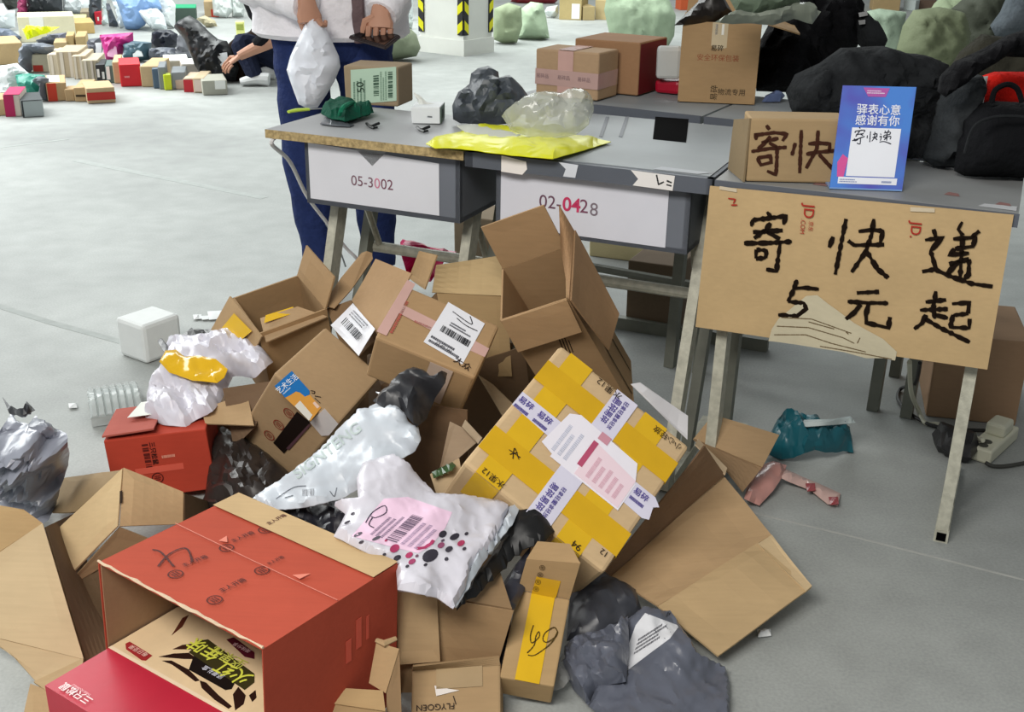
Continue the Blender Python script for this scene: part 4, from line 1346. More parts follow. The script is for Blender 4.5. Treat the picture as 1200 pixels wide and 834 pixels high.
# white mailer wrapped with yellow tape
r = bag('poly_mailer', 'white poly mailer waisted with shiny yellow tape, left of the pile', 'mailer bag',
        [(171, 490), (173, 462), (182, 442), (195, 430), (200, 412), (194, 402), (199, 396), (230, 398), (268, 390), (298, 396), (320, 424), (300, 443), (272, 440), (262, 465), (250, 483), (218, 500), (190, 497)],
        [(171, 492, .165), (199, 396, .23), (268, 390, .28), (320, 424, .29), (262, 470, .20), (220, 498, .17)], poly('#cbc9d3', .4, .6, 0, 18.0), T=.026, Tb=.01, amp=.032, R=16, wf=9, step=3.6, seed=11)
ctrl = [(171, 492, .165), (199, 396, .23), (268, 390, .28), (320, 424, .29), (262, 470, .20), (220, 498, .17)]
bm = bmesh.new()
pz = zpos(ctrl)
pillow(bm, [(193, 437), (200, 424), (212, 423), (222, 431), (240, 430), (258, 434), (272, 446), (268, 456), (260, 462), (232, 459), (204, 449)], lambda x, y: pz(x, y) + V((0, -.03, .042)), T=.009, Tb=.002, amp=.012, step=4, seed=4)
link('yellow_tape', bm, tape('#dcae1a', .15), r, True)
bm = bmesh.new(); pillow(bm, [(186, 403), (193, 402), (206, 420), (208, 427), (200, 425)], lambda x, y: pz(x, y) + V((0, -.012, .015)), T=.006, amp=.006, step=4, jag=1.0, seed=2); link('torn_black_lining', bm, m_blackf, r)
bm = bmesh.new(); pillow(bm, [(217, 396), (226, 389), (240, 391), (250, 390), (246, 398), (232, 398)], lambda x, y: pz(x, y) + V((0, -.012, .015)), T=.006, amp=.006, step=4, jag=1.0, seed=3); link('torn_black_lining', bm, m_blackf, r)

# big white mailer with torn end
cz = [(296, 585, .20), (360, 535, .26), (430, 480, .34), (470, 470, .37), (492, 505, .34), (470, 540, .30), (400, 592, .23), (330, 597, .20)]
r = bag('poly_mailer', 'long white poly mailer with a ragged torn end across the pile', 'mailer bag',
        [(296, 583), (310, 573), (340, 553), (380, 522), (417, 484), (420, 478), (432, 478), (443, 473), (446, 463), (440, 459), (450, 460), (454, 470), (466, 476), (474, 484), (478, 494), (490, 500), (493, 516), (486, 528), (470, 538), (440, 560), (402, 584), (360, 594), (322, 597)],
        cz, m_white, T=.012, Tb=.006, amp=.009, wf=9, R=10, step=3.6, seed=21, jag=.5)
pz = zpos(cz)
wl = lambda x, y, pz=pz: pz(x, y)
d0 = (pz(430, 490) - pz(330, 566)).normalized(); nn = V((0, -.6, .8)); nn = (nn - d0 * nn.dot(d0)).normalized()
arc_text(r, 'grey_lettering', 'SIGNTENG', pz(384, 528), d0, nn.cross(d0), .034, ink('#b3bfbe'), bold=.02)
barcode(Face(wl(356, 582), wl(370, 581) - wl(356, 582), wl(356, 574) - wl(356, 582)), r, 0, 1, 0, 1, 2, 10, 0, ink('#8d9096'), up=.004)
strokes(r, 'pen_mark', [[(325, 585), (345, 572), (360, 570)], [(335, 584), (345, 581)], [(388, 576), (393, 582), (396, 572)]], wl, nn, .0016, ink('#5a6068'), lift=.006)

lay(r, (0, -.6, .8))
# spotted mailer
cz = [(392, 630, .285), (420, 545, .325), (460, 535, .33), (512, 580, .29), (600, 590, .26), (570, 640, .255), (530, 708, .235), (470, 690, .26)]
r = bag('poly_mailer', 'white poly mailer printed with dark and pink dots, torn open at right', 'mailer bag',
        [(391, 628), (405, 602), (392, 592), (393, 588), (420, 586), (418, 560), (425, 542), (460, 534), (478, 545), (497, 566), (510, 580), (560, 584), (598, 592), (592, 606), (575, 640), (552, 664), (545, 690), (531, 713), (512, 700), (466, 690), (464, 664), (425, 645)],
        cz, m_white2, T=.014, Tb=.01, amp=.007, wf=9, R=9, step=3.6, seed=31)
pz = zpos(cz)
ws = lambda x, y, pz=pz: pz(x, y)
e0 = ws(412, 630); eu = ws(490, 655) - e0; ev = ws(455, 592) - e0
pk = Face(e0, eu, ev)
if pk.n.dot(CP - e0) < 0:
    pk.n = -pk.n
bm = bmesh.new(); pillow(bm, [(412, 628), (450, 584), (478, 582), (530, 600), (522, 618), (505, 640), (490, 648), (465, 642)], pz, T=.0, thin=True, amp=.0, step=6, seed=31); link('pink_label', bm, paper('#e6c6dc'), r, True)
barcode(pk, r, .45, .62, .1, .85, 5, 22, 1, ink('#6b5a70'), up=.012)
lines_print(pk, r, .2, .42, .1, .8, 3, 6, ink('#8d7a92'), axis=1, up=.012); lines_print(pk, r, .65, .95, .1, .8, 3, 7, ink('#a892ac'), axis=1, up=.012)
strokes(r, 'pen_mark', [[(428, 618), (436, 606), (450, 598), (452, 606), (440, 612), (434, 610)], [(436, 612), (432, 620), (438, 624)]], ws, pk.n, .002, ink('#3a3348'), lift=.012)
zb = lambda x, y: (360 + x / 3.97, 540 + y / 3.97)
def dot(x, y, rx, ry, c, nm='dot'):
    bm = bmesh.new()
    c0 = ws(*zb(x, y)); ax = (ws(*zb(x + rx, y - rx * .45)) - c0); ay = (ws(*zb(x + ry * .3, y + ry)) - c0)
    bm.faces.new([bm.verts.new(c0 + pk.n * .011 + ax * math.cos(t) + ay * math.sin(t)) for t in [2 * math.pi * i / 14 for i in range(14)]])
    link(nm, bm, ink(c), r)
for x, y, rx, ry, c in ((405, 427, 22, 17, '#a83a62'), (472, 458, 17, 12, '#a83a62'), (485, 488, 17, 11, '#9a3c62'), (713, 402, 17, 12, '#a83a5c'), (620, 412, 16, 12, '#8a4a68'), (628, 360, 18, 14, '#33303a'), (683, 372, 22, 13, '#33303a'), (570, 460, 36, 26, '#33303a'), (657, 430, 17, 12, '#3a3640'), (417, 471, 17, 11, '#33303a'), (645, 476, 9, 8, '#3a3640'), (738, 358, 9, 7, '#3a3640'), (728, 428, 9, 7, '#3a3640'), (548, 503, 9, 6, '#33303a'), (463, 510, 9, 6, '#33303a'), (508, 462, 8, 6, '#6a4a5c'), (357, 455, 8, 6, '#33303a'), (250, 398, 12, 6, '#45404a'), (320, 380, 20, 7, '#5a555f'), (235, 362, 20, 7, '#5a555f'), (145, 352, 18, 7, '#5a555f'), (185, 305, 14, 5, '#45404a'), (210, 265, 10, 5, '#45404a'), (365, 390, 7, 5, '#a83a62'), (628, 390, 9, 5, '#5a4a5c')):
    dot(x, y, rx, ry, c)
strokes(r, 'pink_crescent', [[zb(505, 430), zb(545, 425), zb(575, 405), zb(585, 390)]], ws, pk.n, .006, ink('#a83a62'), lift=.012)
bm = bmesh.new(); pillow(bm, [(597, 592), (612, 586), (604, 610), (580, 640), (560, 668), (548, 690), (534, 712), (528, 708), (545, 680), (556, 655), (578, 634), (592, 606)], zpos([(612, 586, .262), (570, 645, .25), (530, 710, .232)]), T=.01, amp=.012, step=5, jag=1.2, seed=8); link('torn_back_sheet', bm, m_white, r, True)
bm = bmesh.new(); pillow(bm, [(598, 600), (606, 590), (618, 586), (632, 588), (644, 604), (650, 625), (636, 636), (612, 646), (590, 668), (566, 690), (536, 714), (534, 706), (550, 688), (566, 664), (584, 640)], zpos([(620, 586, .25), (648, 622, .23), (590, 668, .205), (536, 712, .2)]), T=.02, amp=.014, step=5, jag=2.2, seed=9); link('black_lining', bm, poly('#0d0d0e', .5, .5), r, True)

lay(r, (0, -.6, .8))
# black bag in the middle
r = bag('poly_mailer', 'black plastic bag with a pointed ear between the barcode carton and white mailer', 'mailer bag',
        [(437, 470), (455, 455), (472, 440), (485, 434), (500, 436), (508, 444), (524, 437), (522, 448), (510, 466), (500, 490), (488, 500), (470, 480), (450, 478)],
        [(437, 470, .36), (485, 434, .41), (524, 437, .42), (500, 490, .34), (470, 482, .36)], poly('#2c2d31', .4, .4), T=.035, amp=.016, wf=11, step=5, seed=41)
# dark plastic under the right mailer
r = bag('poly_mailer', 'dark grey plastic bag squeezed between the 69 carton and the spotted mailer', 'mailer bag',
        [(560, 760), (566, 720), (585, 690), (605, 660), (622, 640), (615, 690), (600, 720), (590, 790), (570, 790)], [(560, 770, .05), (622, 640, .2), (590, 790, .03), (600, 700, .15)], poly('#3a3b44', .35, .5), T=.02, amp=.012, step=6, seed=43)
# grey-blue mailer bottom right
cz = [(735, 790, .03), (756, 716, .09), (800, 740, .07), (855, 800, .012), (850, 860, .01), (700, 850, .012), (690, 800, .03)]
r = bag('poly_mailer', 'slate grey poly mailer with a white waybill at the bottom right of the pile', 'mailer bag',
        [(735, 725), (752, 714), (786, 716), (797, 733), (810, 752), (818, 768), (850, 782), (855, 800), (855, 860), (720, 850), (690, 828), (700, 800), (733, 795), (728, 760)],
        cz, m_grey, T=.008, Tb=.005, amp=.016, wf=7, R=7, step=4.2, seed=51)
main_film = r_film[0]
bm = bmesh.new(); pillow(bm, [(660, 785), (664, 760), (690, 744), (722, 738), (736, 722), (738, 760), (734, 800), (715, 803), (700, 812), (690, 828), (672, 808)], zpos([(660, 785, .02), (690, 744, .06), (736, 722, .095), (734, 800, .045), (690, 825, .015)]), T=.03, Tb=.01, amp=.035, wf=10, R=14, step=3.8, seed=58); link('film', bm, m_grey, r, True)
r_film[0] = main_film
pz = zpos(cz)
bm = bmesh.new(); pillow(bm, [(729, 790), (733, 765), (745, 732), (756, 718), (796, 733), (785, 748), (762, 765)], pz, T=.0, thin=True, amp=.0, step=6, seed=51); link('waybill', bm, paper('#d9dade'), r, True)
wb = Face(pz(738, 772), pz(785, 742) - pz(738, 772), pz(752, 726) - pz(738, 772))
if wb.n.dot(CP - wb.o) < 0:
    wb.n = -wb.n
barcode(wb, r, .7, .95, .6, .85, 4, 8, 0, up=.016); lines_print(wb, r, .05, .8, .05, .5, 4, 9, up=.016)
lay(r, (0, -.5, .85))
r = bag('poly_mailer', 'dark crumpled bag lying behind the slate mailer under the flattened carton', 'mailer bag',
        [(664, 750), (668, 700), (690, 655), (715, 675), (745, 690), (752, 715), (735, 740), (700, 748)], [(664, 750, .03), (690, 655, .10), (745, 690, .06), (735, 740, .03)], poly('#3b3d44', .4, .5), T=.03, amp=.02, step=6, seed=52)
# clear film beside the 69 carton
r = bag('clear_film', 'piece of clear plastic film at the foot of the 69 carton', 'plastic film', [(640, 812), (650, 780), (660, 765), (672, 790), (660, 806)], [(640, 812, .005), (660, 765, .05), (672, 790, .03)], poly('#b9bab8', .2, .4, .45), T=.008, amp=.006, step=5, seed=53)
# grey bag on the left
cz = [(0, 580, .03), (10, 490, .27), (45, 500, .28), (78, 505, .25), (80, 560, .10), (60, 605, .02), (30, 600, .02)]
r = bag('poly_mailer', 'silver grey crumpled poly bag standing at the left edge', 'mailer bag',
        [(-12, 575), (-10, 520), (6, 495), (16, 481), (22, 490), (34, 496), (42, 486), (52, 496), (70, 500), (80, 512), (80, 545), (72, 570), (66, 590), (58, 608), (48, 606), (30, 585), (20, 590), (0, 585)],
        cz, poly('#9094a0', .25, .6), T=.07, Tb=.02, amp=.06, wf=11, step=4, seed=61)
bm = bmesh.new(); pillow(bm, [(16, 481), (24, 491), (38, 498), (44, 486), (54, 497), (40, 503), (24, 500)], lambda x, y: zpos(cz)(x, y) + V((0, -.04, .05)), T=.01, amp=.01, step=4, seed=6); link('torn_mouth', bm, poly('#2b2c31', .4, .5), r, True)

# ================================================================ LOOSE THINGS AROUND THE PILE
# foam box
a_, b2_ = W(175, 427), W(222, 404)
C = upright('foam_box', 'small white foam box standing on the floor left of the pile', (172, 428), (216, 412), 0, 383, .13, mat('foam', '#dfe3e2', .8, .03, 30, .15, bscale=200.0), cat='foam box', seam=False, bevel=.012)
# clear tray
r = root('clear_tray', 'clear ribbed plastic tray on the floor behind the red carton', 'plastic tray', W(135, 490))
m_clear = poly('#c6cdcb', .15, .5, .55)
bm = bmesh.new()
t0, tu, tv = W(108, 502, .0), W(170, 492, .0) - W(108, 502, .0), W(103, 470, .0) - W(108, 502, .0)
hexa(bm, [t0 + tu * x + tv * y + UP * z for z in (.004, .03) for x, y in ((0, 0), (1, 0), (1, 1), (0, 1))]); link('base', bm, m_clear, r)
for i in range(7):
    bm = bmesh.new(); tube(bm, smoothpath([t0 + tu * (.08 + i * .14) + UP * .028, t0 + tu * (.08 + i * .14) + tv * .4 + UP * .05, t0 + tu * (.08 + i * .14) + tv + UP * .03], 4), .011, 6); link('rib', bm, m_clear, r, True)
# scraps
for i, (x, y, s, lab) in enumerate(((231, 371, 5, 'small white paper scrap farthest left of three by the back carton'), (240, 372, 4, 'small white paper scrap in the middle of three by the back carton'), (252, 369, 9, 'white torn card scrap touching the back left carton'), (85, 475, 5, 'white scrap on the floor left of the clear tray'), (895, 741, 8, 'shiny silver wrapper scrap beside the flattened carton'))):
    bm = bmesh.new(); pillow(bm, [(x - s, y - s * .5), (x + s, y - s * .6), (x + s * 1.1, y + s * .4), (x - s * .8, y + s * .6)], lambda a, b: W(a, b, .006), T=.006, Tb=.002, amp=.004, step=3, seed=i)
    single('paper_scrap', lab, 'scrap', bm, paper('#dfe2e2'), True)
# teal bag on the floor
cz = [(900, 505, .02), (920, 487, .08), (960, 490, .08), (998, 505, .04), (1000, 530, .0), (905, 540, .0)]
r = bag('poly_mailer', 'teal green poly bag crumpled on the floor under the sign desk', 'mailer bag', [(902, 512), (908, 497), (918, 486), (935, 489), (958, 490), (975, 500), (996, 504), (999, 520), (1000, 532), (975, 530), (955, 527), (938, 534), (915, 541), (898, 532)], cz, poly('#155763', .35, .6), T=.045, amp=.05, wf=11, step=4, seed=71)
pz = zpos(cz)
bm = bmesh.new(); pillow(bm, [(917, 504), (935, 507), (970, 506), (990, 502), (996, 510), (975, 512), (940, 515), (922, 513)], lambda x, y: pz(x, y) + V((0, -.03, .05)), T=.006, amp=.005, step=4, seed=7); link('white_label', bm, paper('#b7c2c2'), r, True)
# pink bag under desk one
r = bag('poly_mailer', 'bright pink poly bag under the first desk behind the pile', 'mailer bag', [(469, 284), (472, 280), (500, 289), (535, 295), (525, 300), (505, 330), (490, 330), (476, 318), (470, 298)], [(469, 284, .30), (535, 295, .28), (490, 330, .18)], poly('#d01a5e', .35, .5), T=.04, amp=.02, step=5, seed=72)
# cartons under the desks
upright('carton', 'brown carton on the floor between the second and third desk legs', (732, 384), (790, 394), 0, 305, .25, card('#6e5742'), seam=False)
upright('carton', 'large brown carton on the floor under the right end of the sign desk', (1084, 488), (1190, 500), 0, 392, .3, card('#9b7351'), seam=False)
upright('carton', 'carton standing under the first desk right leg', (532, 310), (580, 318), 0, 252, .2, card('#7d6850'), seam=False)
upright('carton', 'pale carton with white tape far under the second desk', (690, 300), (780, 312), 0, 278, .3, card('#b3a070'), seam=False)
r = root('metal_rail', 'long low grey metal rail on the floor under the desks', 'rail', W(830, 392))
bm = bmesh.new(); bar(bm, W(690, 372, .02), W(900, 404, .02), .03, .04, RA); link('rail', bm, m_dtube, r)
# power strip with plug and cables
ps = root('power_strip', 'white power strip with a plugged adapter on the floor beside the sign desk', 'power strip', W(1165, 535))
m_pw = mat('abs', '#c9c8b4', .45, .05, 12, 0)
pa, pb = W(1146, 541, .0), W(1178, 512, .0)
pd = (pb - pa).normalized(); pside = V((-pd.y, pd.x, 0))
bm = bmesh.new(); obox(bm, Matrix.Translation((pa + pb) / 2 + UP * .02) @ Matrix((pd, pside, UP)).transposed().to_4x4(), (.2, .06, .038), .006); link('body', bm, m_pw, ps)
bm = bmesh.new(); obox(bm, Matrix.Translation((pa * .35 + pb * .65) + UP * .055) @ Matrix((pd, pside, UP)).transposed().to_4x4(), (.07, .05, .035), .008); link('adapter', bm, m_pw, ps)
for k in (.1, .24):
    bm = bmesh.new(); tube(bm, [pa.lerp(pb, k) + UP * .038, pa.lerp(pb, k) + UP * .041], .012, 10); link('socket', bm, ink('#4a4a44'), ps)
def cable(name, lab, pts, rad, m, cat='cable'):
    bm = bmesh.new(); tube(bm, smoothpath(pts, 6), rad, 7); return single(name, lab, cat, bm, m, True)
cable('cable', 'white cable running from the power strip up behind the sign', [W(1152, 516, .05), W(1125, 506, .02), W(1100, 497, .008), W(1084, 495, .008), W(1076, 480, .03), W(1068, 460, .12), W(1066, 430, .25), W(1066, 424, .3)], .006, m_pw)
cable('cable', 'dark cable looping on the floor behind the sign desk leg', [W(1078, 425, .22), W(1072, 450, .1), W(1056, 455, .01), W(1053, 470, .008), W(1075, 490, .008), W(1110, 502, .008), W(1190, 505, .008)], .005, mat('rubber', '#2a2a2a', .5, .1, 20, 0))
cable('cable', 'dark cable leaving the power strip towards the right edge', [W(1155, 542, .015), W(1165, 546, .008), W(1185, 545, .008), W(1230, 536, .008)], .005, mat('rubber', '#3a3a36', .5, .1, 20, 0))
cable('cable', 'white cable hanging from the left end of the first desk to the floor', [S(-.53, .02, .728), S(-.535, .01, .71), W(340, 190, .62), W(360, 230, .48), W(384, 262, .36), W(405, 290, .25), W(418, 303, .2), W(440, 330, .05)], .0055, mat('abs', '#dcdcdc', .4, .03, 12, 0))
cable('cable', 'thin grey cable hanging behind the left leg of the first desk', [W(382, 262, .34), W(395, 285, .24), (W(405, 312, .12))], .003, mat('abs', '#8f9494', .4, .03, 12, 0))
r = root('shoe', 'black shoe lying beside the power strip behind the desk leg', 'shoe', W(1110, 528))
bm = bmesh.new(); pillow(bm, [(1092, 508), (1100, 500), (1118, 508), (1145, 516), (1148, 526), (1138, 536), (1118, 533), (1098, 522)], lambda x, y: W(x, y, .03), T=.04, Tb=.03, amp=.004, step=5, seed=4); link('upper', bm, mat('leather', '#1d1c1d', .45, .1, 20, .2), r, True)

# ================================================================ ON THE FIRST DESKS
# carton with green label
C = upright('carton', 'carton with a pale green waybill standing on the first desk', (404, 122), (467, 126), .751, 77, .12, card('#947a5c'), seam=False, bevel=.005)
f = C.face('front')
q2 = lambda x, y: (280 + x / 5.38, y / 5.38)
f.patch(C.r, 'green_waybill', [q2(705, 440), q2(992, 420), q2(995, 635), q2(710, 658)], paper('#b4cdb8'), uv=False, lift=.001)
A0, A1, A2 = f.px(*q2(710, 658)), f.px(*q2(995, 635)), f.px(*q2(705, 440))
gf2 = Face(A0 + f.n * .0016, A1 - A0, A2 - A0)
barcode(gf2, C.r, .5, .62, .2, .78, 3, 14, 1, ink('#3f5a4a')); barcode(gf2, C.r, .82, .92, .1, .85, 6, 16, 1, ink('#3f5a4a'))
lines_print(gf2, C.r, .04, .34, .04, .95, 4, 2, ink('#6f8a78'), axis=1); lines_print(gf2, C.r, .64, .8, .05, .95, 3, 3, ink('#7f9a86'), axis=1)
gf2.text(C.r, 'pen_lettering', '50', .22, .48, .03, ink('#223528'), ang=math.pi / 2)
# scissors / knife, gloves etc
r = root('glove', 'crumpled dark green glove on the first desk before the carton', 'glove', W(405, 132, .751))
bm = bmesh.new(); pillow(bm, [(376, 133), (380, 124), (398, 120), (412, 120), (418, 126), (436, 126), (438, 132), (422, 137), (404, 142), (388, 139)], lambda x, y: W(x, y, .765), T=.025, Tb=.013, amp=.014, step=3, seed=4, zmin=.751); link('palm', bm, cloth('#0d4a38'), r, True)
bm = bmesh.new(); tube(bm, smoothpath([W(398, 134, .78), W(402, 126, .80), W(414, 120, .79), W(416, 128, .78)], 5), .006, 6); link('cuff_edge', bm, cloth('#1c7355'), r, True)
r = root('paper_knife', 'lime handled paper knife at the back of the first desk', 'knife', W(352, 130, .751))
bm = bmesh.new(); tube(bm, [W(338, 131, .757), W(348, 129, .758), W(362, 128, .757)], [(.006, .004), (.011, .005), (.007, .004)], 8); link('handle', bm, mat('abs', '#b6d24a', .4, .03, 12, 0), r, True)
bm = bmesh.new(); bar(bm, W(362, 128, .756), W(380, 127, .756), .006, .002, RA); link('blade', bm, mat('steel', '#9aa0a4', .3, .03, 12, 0, metal=.8), r)
r = root('plastic_scrap', 'dark grey plastic scrap with a white strip at the desk edge under the glove', 'scrap', W(392, 143, .751))
bm = bmesh.new(); pillow(bm, [(375, 145), (384, 136), (400, 141), (415, 146), (410, 148), (390, 147)], lambda x, y: W(x, y, .754), T=.006, Tb=.002, amp=.005, step=3, seed=3, zmin=.751); link('film', bm, poly('#5b6066', .3, .4), r, True)
for x, y, lab in ((437, 146, 'black hook shaped plastic clip nearer the glove'), (496, 150, 'black bent plastic clip before the tissue box')):
    bm = bmesh.new(); tube(bm, smoothpath([W(x - 8, y - 2, .757), W(x - 3, y + 2, .755), W(x + 3, y, .757), W(x + 8, y - 2, .76)], 4), [.002] + [.004] * 11 + [.002], 6); tube(bm, [W(x - 4, y + 2, .755), W(x + 1, y + 4, .755), W(x + 5, y + 3, .755)], .003, 6)
    single('plastic_clip', lab, 'clip', bm, mat('abs', '#16181a', .4, .03, 12, 0), True)
C = upright('tissue_box', 'white tissue box with a tissue sticking out on the first desk', (482, 145), (516, 146), .751, 126, .09, mat('printed_card', '#dfe3e4', .5, .03, 12, .02), cat='tissue box', seam=False, bevel=.002)
bm = bmesh.new(); pillow(bm, [(484, 108), (492, 112), (500, 120), (512, 122), (515, 127), (498, 127), (492, 124), (488, 116)], lambda x, y: PY(x, y, W(495, 145, .751).y + .05), T=.008, Tb=.004, amp=.006, step=3, seed=3); link('tissue', bm, paper('#dadcd6'), C.r, True)
f = C.face('right')
f.rect(C.r, 'printed_side', .02, .98, .02, .98, ink('#6f8578')); f.patch(C.r, 'oval_hole', [(.5 + .16 * math.cos(t), .5 + .3 * math.sin(t)) for t in [i * math.pi / 6 for i in range(12)]], ink('#10221b'), lift=.001)
C.face('front').patch(C.r, 'grey_mark', [(.55, .42), (.72, .40), (.72, .48), (.57, .50)], ink('#6d7277'))
# black bag on desk
yb = W(570, 145, .751).y + .06
def bagv(name, lab, cat, out, base, m, lean=.25, group=None, zb=0, parts=(), **k):
    p0 = W(base[0], base[1], zb)
    n = V((0, -1, lean)).normalized()
    r = root(name, lab, cat, p0, group)
    k.setdefault('zmin', zb + .001)
    bm = bmesh.new(); pillow(bm, out, plane_pos(p0, n), **k); link('fabric' if m.name.startswith('cloth') else 'film', bm, m, r, True, crease=1.1 if m.name.startswith(('cloth', 'woven')) else .5)
    for i, (nm, o2, m2) in enumerate(parts):
        off = n * (k.get('T', .03) * .9 + .01)
        bm = bmesh.new(); pillow(bm, o2, lambda x, y: on(x, y, p0 + off, n), T=.004, Tb=.002, amp=.003, step=max(2, k.get('step', 7) * .7), seed=i, zmin=zb + .001); link(nm, bm, m2, r, True)
    return r
bagv('poly_mailer', 'dark grey plastic bag with a knotted top on the first desk', 'mailer bag', [(531, 140), (530, 124), (537, 108), (550, 98), (552, 86), (560, 80), (572, 77), (584, 84), (585, 91), (597, 88), (604, 94), (612, 102), (619, 112), (617, 128), (605, 142), (586, 147), (560, 146), (540, 145)], (570, 146), poly('#454b52', .45, .7), .45, zb=.751, T=.05, Tb=.03, amp=.05, wf=11, step=5, seed=81)
# yellow mailer lying over both desks
r = root('poly_mailer', 'flat yellow poly mailer lying across the first and second desk', 'mailer bag', W(600, 165, .755))
zy = zpos([(500, 168, .762), (560, 146, .764), (715, 165, .758), (648, 186, .764), (590, 180, .762)])
bm = bmesh.new(); pillow(bm, [(499, 168), (510, 160), (545, 153), (562, 145), (600, 148), (640, 155), (690, 160), (716, 166), (690, 174), (648, 186), (600, 182), (540, 174), (510, 173)], zy, T=.014, Tb=.006, amp=.007, step=5, seed=82, zmin=.753); link('film', bm, poly('#d9da0a', .35, .35), r, True)
bm = bmesh.new(); pillow(bm, [(535, 153), (556, 151), (612, 163), (600, 168), (570, 166), (545, 160)], lambda x, y: zy(x, y) + V((0, -.004, .013)), T=.003, Tb=.001, amp=.002, step=5, seed=8); link('waybill', bm, paper('#bdbfb4'), r, True)
# clear plastic bag on top
bagv('clear_bag', 'clear plastic bag full of air lying on the yellow mailer', 'plastic bag', [(588, 136), (596, 128), (612, 117), (630, 112), (650, 111), (672, 106), (685, 108), (695, 118), (696, 130), (690, 146), (675, 158), (650, 163), (620, 161), (598, 152)], (640, 162), poly('#c9ccc4', .12, .7, .5), .6, zb=.775, T=.07, Tb=.03, amp=.03, wf=11, step=5, seed=83)

# ================================================================ ON THE REAR DESKS
C = upright('carton', 'small carton crossed with pale pink printed tape on the rear desk', (627, 111), (700, 119), .752, 57, .13, card('#a9825c'), seam=False, bevel=.005)
f, g = C.face('front'), C.face('right')
f.rect(C.r, 'pink_tape', .36, .60, 0, 1, m_ptape); f.rect(C.r, 'pink_tape', 0, 1, .24, .58, tape('#bf9f98'), lift=.0009)
g.rect(C.r, 'pink_tape', 0, 1, .24, .58, tape('#bf9f98'))
C.face('top').rect(C.r, 'pink_tape', .36, .60, 0, 1, m_ptape)
for u in (.12, .46, .78):
    f.text(C.r, 'grey_lettering', '易碎品', u, .42, .014, ink('#7a6468'))
C = upright('carton', 'tall brown carton standing behind the small taped carton', (672, 105), (747, 113), .752, 45, .2, card('#97683f'), seam=False)
C.face('right').rect(C.r, 'red_side_print', .02, .98, .02, .98, ink('#6e1c20'))
upright('plastic_tub', 'red plastic tub beside the big carton on the rear desk', (766, 109), (795, 112), .752, 94, .08, mat('abs', '#a3122c', .35, .05, 12, 0), cat='tub', seam=False, bevel=.01)
upright('foam_box', 'grey white foam piece above the red tub on the rear desk', (768, 93), (797, 94), .80, 56, .06, mat('foam', '#b9bcba', .8, .03, 30, .1), cat='foam box', seam=False, bevel=.01)
C = upright('open_carton', 'big carton with open top flaps and clear tape on the rear desk', (794, 119), (884, 123), .752, 25, .28, card('#a1794a'), is_open=True, flaps={'right': (.11, 105), 'back': (.12, 60)}, cat='cardboard box')
f = C.face('front')
f.rect(C.r, 'clear_tape', .38, .58, .62, 1, tape('#c6b596', .12)); f.rect(C.r, 'white_glint', .42, .45, .85, .98, paper('#e4e2da')); f.rect(C.r, 'white_glint', .50, .53, .85, .98, paper('#e4e2da'), lift=.001)
f.text(C.r, 'red_lettering', '安全环保包装', .48, .56, .020, ink('#8f4c33'))
f.text(C.r, 'dark_lettering', '易碎', .46, .68, .018, ink('#3f3424'), bold=.02)
f.text(C.r, 'dark_lettering', '易碎', .47, .13, .022, ink('#3f3424'), ang=math.pi / 2)
f.text(C.r, 'dark_lettering', '物流专用', .69, .14, .020, ink('#4f4130'))
bagv('poly_mailer', 'grey green plastic sheet spilling from the big open carton', 'mailer bag', [(838, 26), (862, 12), (885, 18), (912, 12), (940, 4), (962, 14), (952, 28), (930, 22), (905, 30), (880, 27), (858, 28)], (890, 46), poly('#7d8478', .35, .6), .7, zb=.97, T=.03, amp=.02, step=5, seed=84, zmin=.9)
bagv('poly_mailer', 'green plastic bag above the big open carton', 'mailer bag', [(850, -10), (935, -10), (938, 4), (912, 13), (886, 19), (862, 12)], (890, 40), poly('#6f7f6c', .35, .6), .5, zb=.98, T=.05, amp=.02, step=6, seed=85, zmin=.9)
bagv('poly_mailer', 'black plastic bag left of the green bag above the big carton', 'mailer bag', [(790, 30), (800, 20), (818, 2), (822, -12), (860, -12), (850, 0), (858, 14), (838, 26)], (815, 60), poly('#1b1512', .4, .5), .4, zb=.9, T=.04, amp=.02, step=6, seed=86, zmin=.8)
bagv('poly_mailer', 'scrap of blue film on the rear desk right of the big carton', 'scrap', [(893, 120), (897, 112), (910, 106), (920, 112), (914, 119)], (905, 120), poly('#5c6a8e', .3, .5), .9, zb=.753, T=.02, Tb=.004, amp=.01, step=4, seed=87)

# dark clothes heaped at the right
m_k, m_k2, m_k3 = cloth('#0b0b0e'), cloth('#17191c'), cloth('#202224')
bagv('coat', 'black puffer coat heaped on the rear desk right of the big carton', 'coat', [(884, 60), (900, 30), (930, -10), (1000, -10), (1012, 10), (1010, 40), (1002, 60), (975, 78), (965, 96), (935, 108), (905, 112), (886, 108)], (935, 108), m_k, .4, zb=.752, T=.10, Tb=.08, amp=.09, wf=7, step=5, seed=91)
bagv('coat', 'dark grey speckled jacket beside the black puffer coat', 'coat', [(1003, 10), (1015, 14), (1030, 28), (1040, 48), (1034, 60), (1015, 60), (1003, 50)], (1015, 110), m_k3, .4, zb=.76, T=.05, Tb=.05, amp=.02, step=6, seed=92, parts=(('white_patch', [(1006, 15), (1016, 13), (1017, 18), (1007, 20)], cloth('#8f9090')), ('white_patch', [(1006, 24), (1014, 23), (1014, 28), (1007, 29)], cloth('#8a8b8b'))))
bagv('fabric_bag', 'large dark grey cloth bundle behind the acrylic stand', 'bundle', [(920, 108), (930, 88), (960, 74), (985, 56), (1035, 54), (1060, 62), (1090, 66), (1112, 76), (1112, 100), (1100, 130), (1090, 185), (1075, 205), (1000, 205), (960, 150), (928, 135)], (1020, 180), m_k3, .3, zb=.752, T=.08, Tb=.1, amp=.08, wf=7, step=6, seed=93)
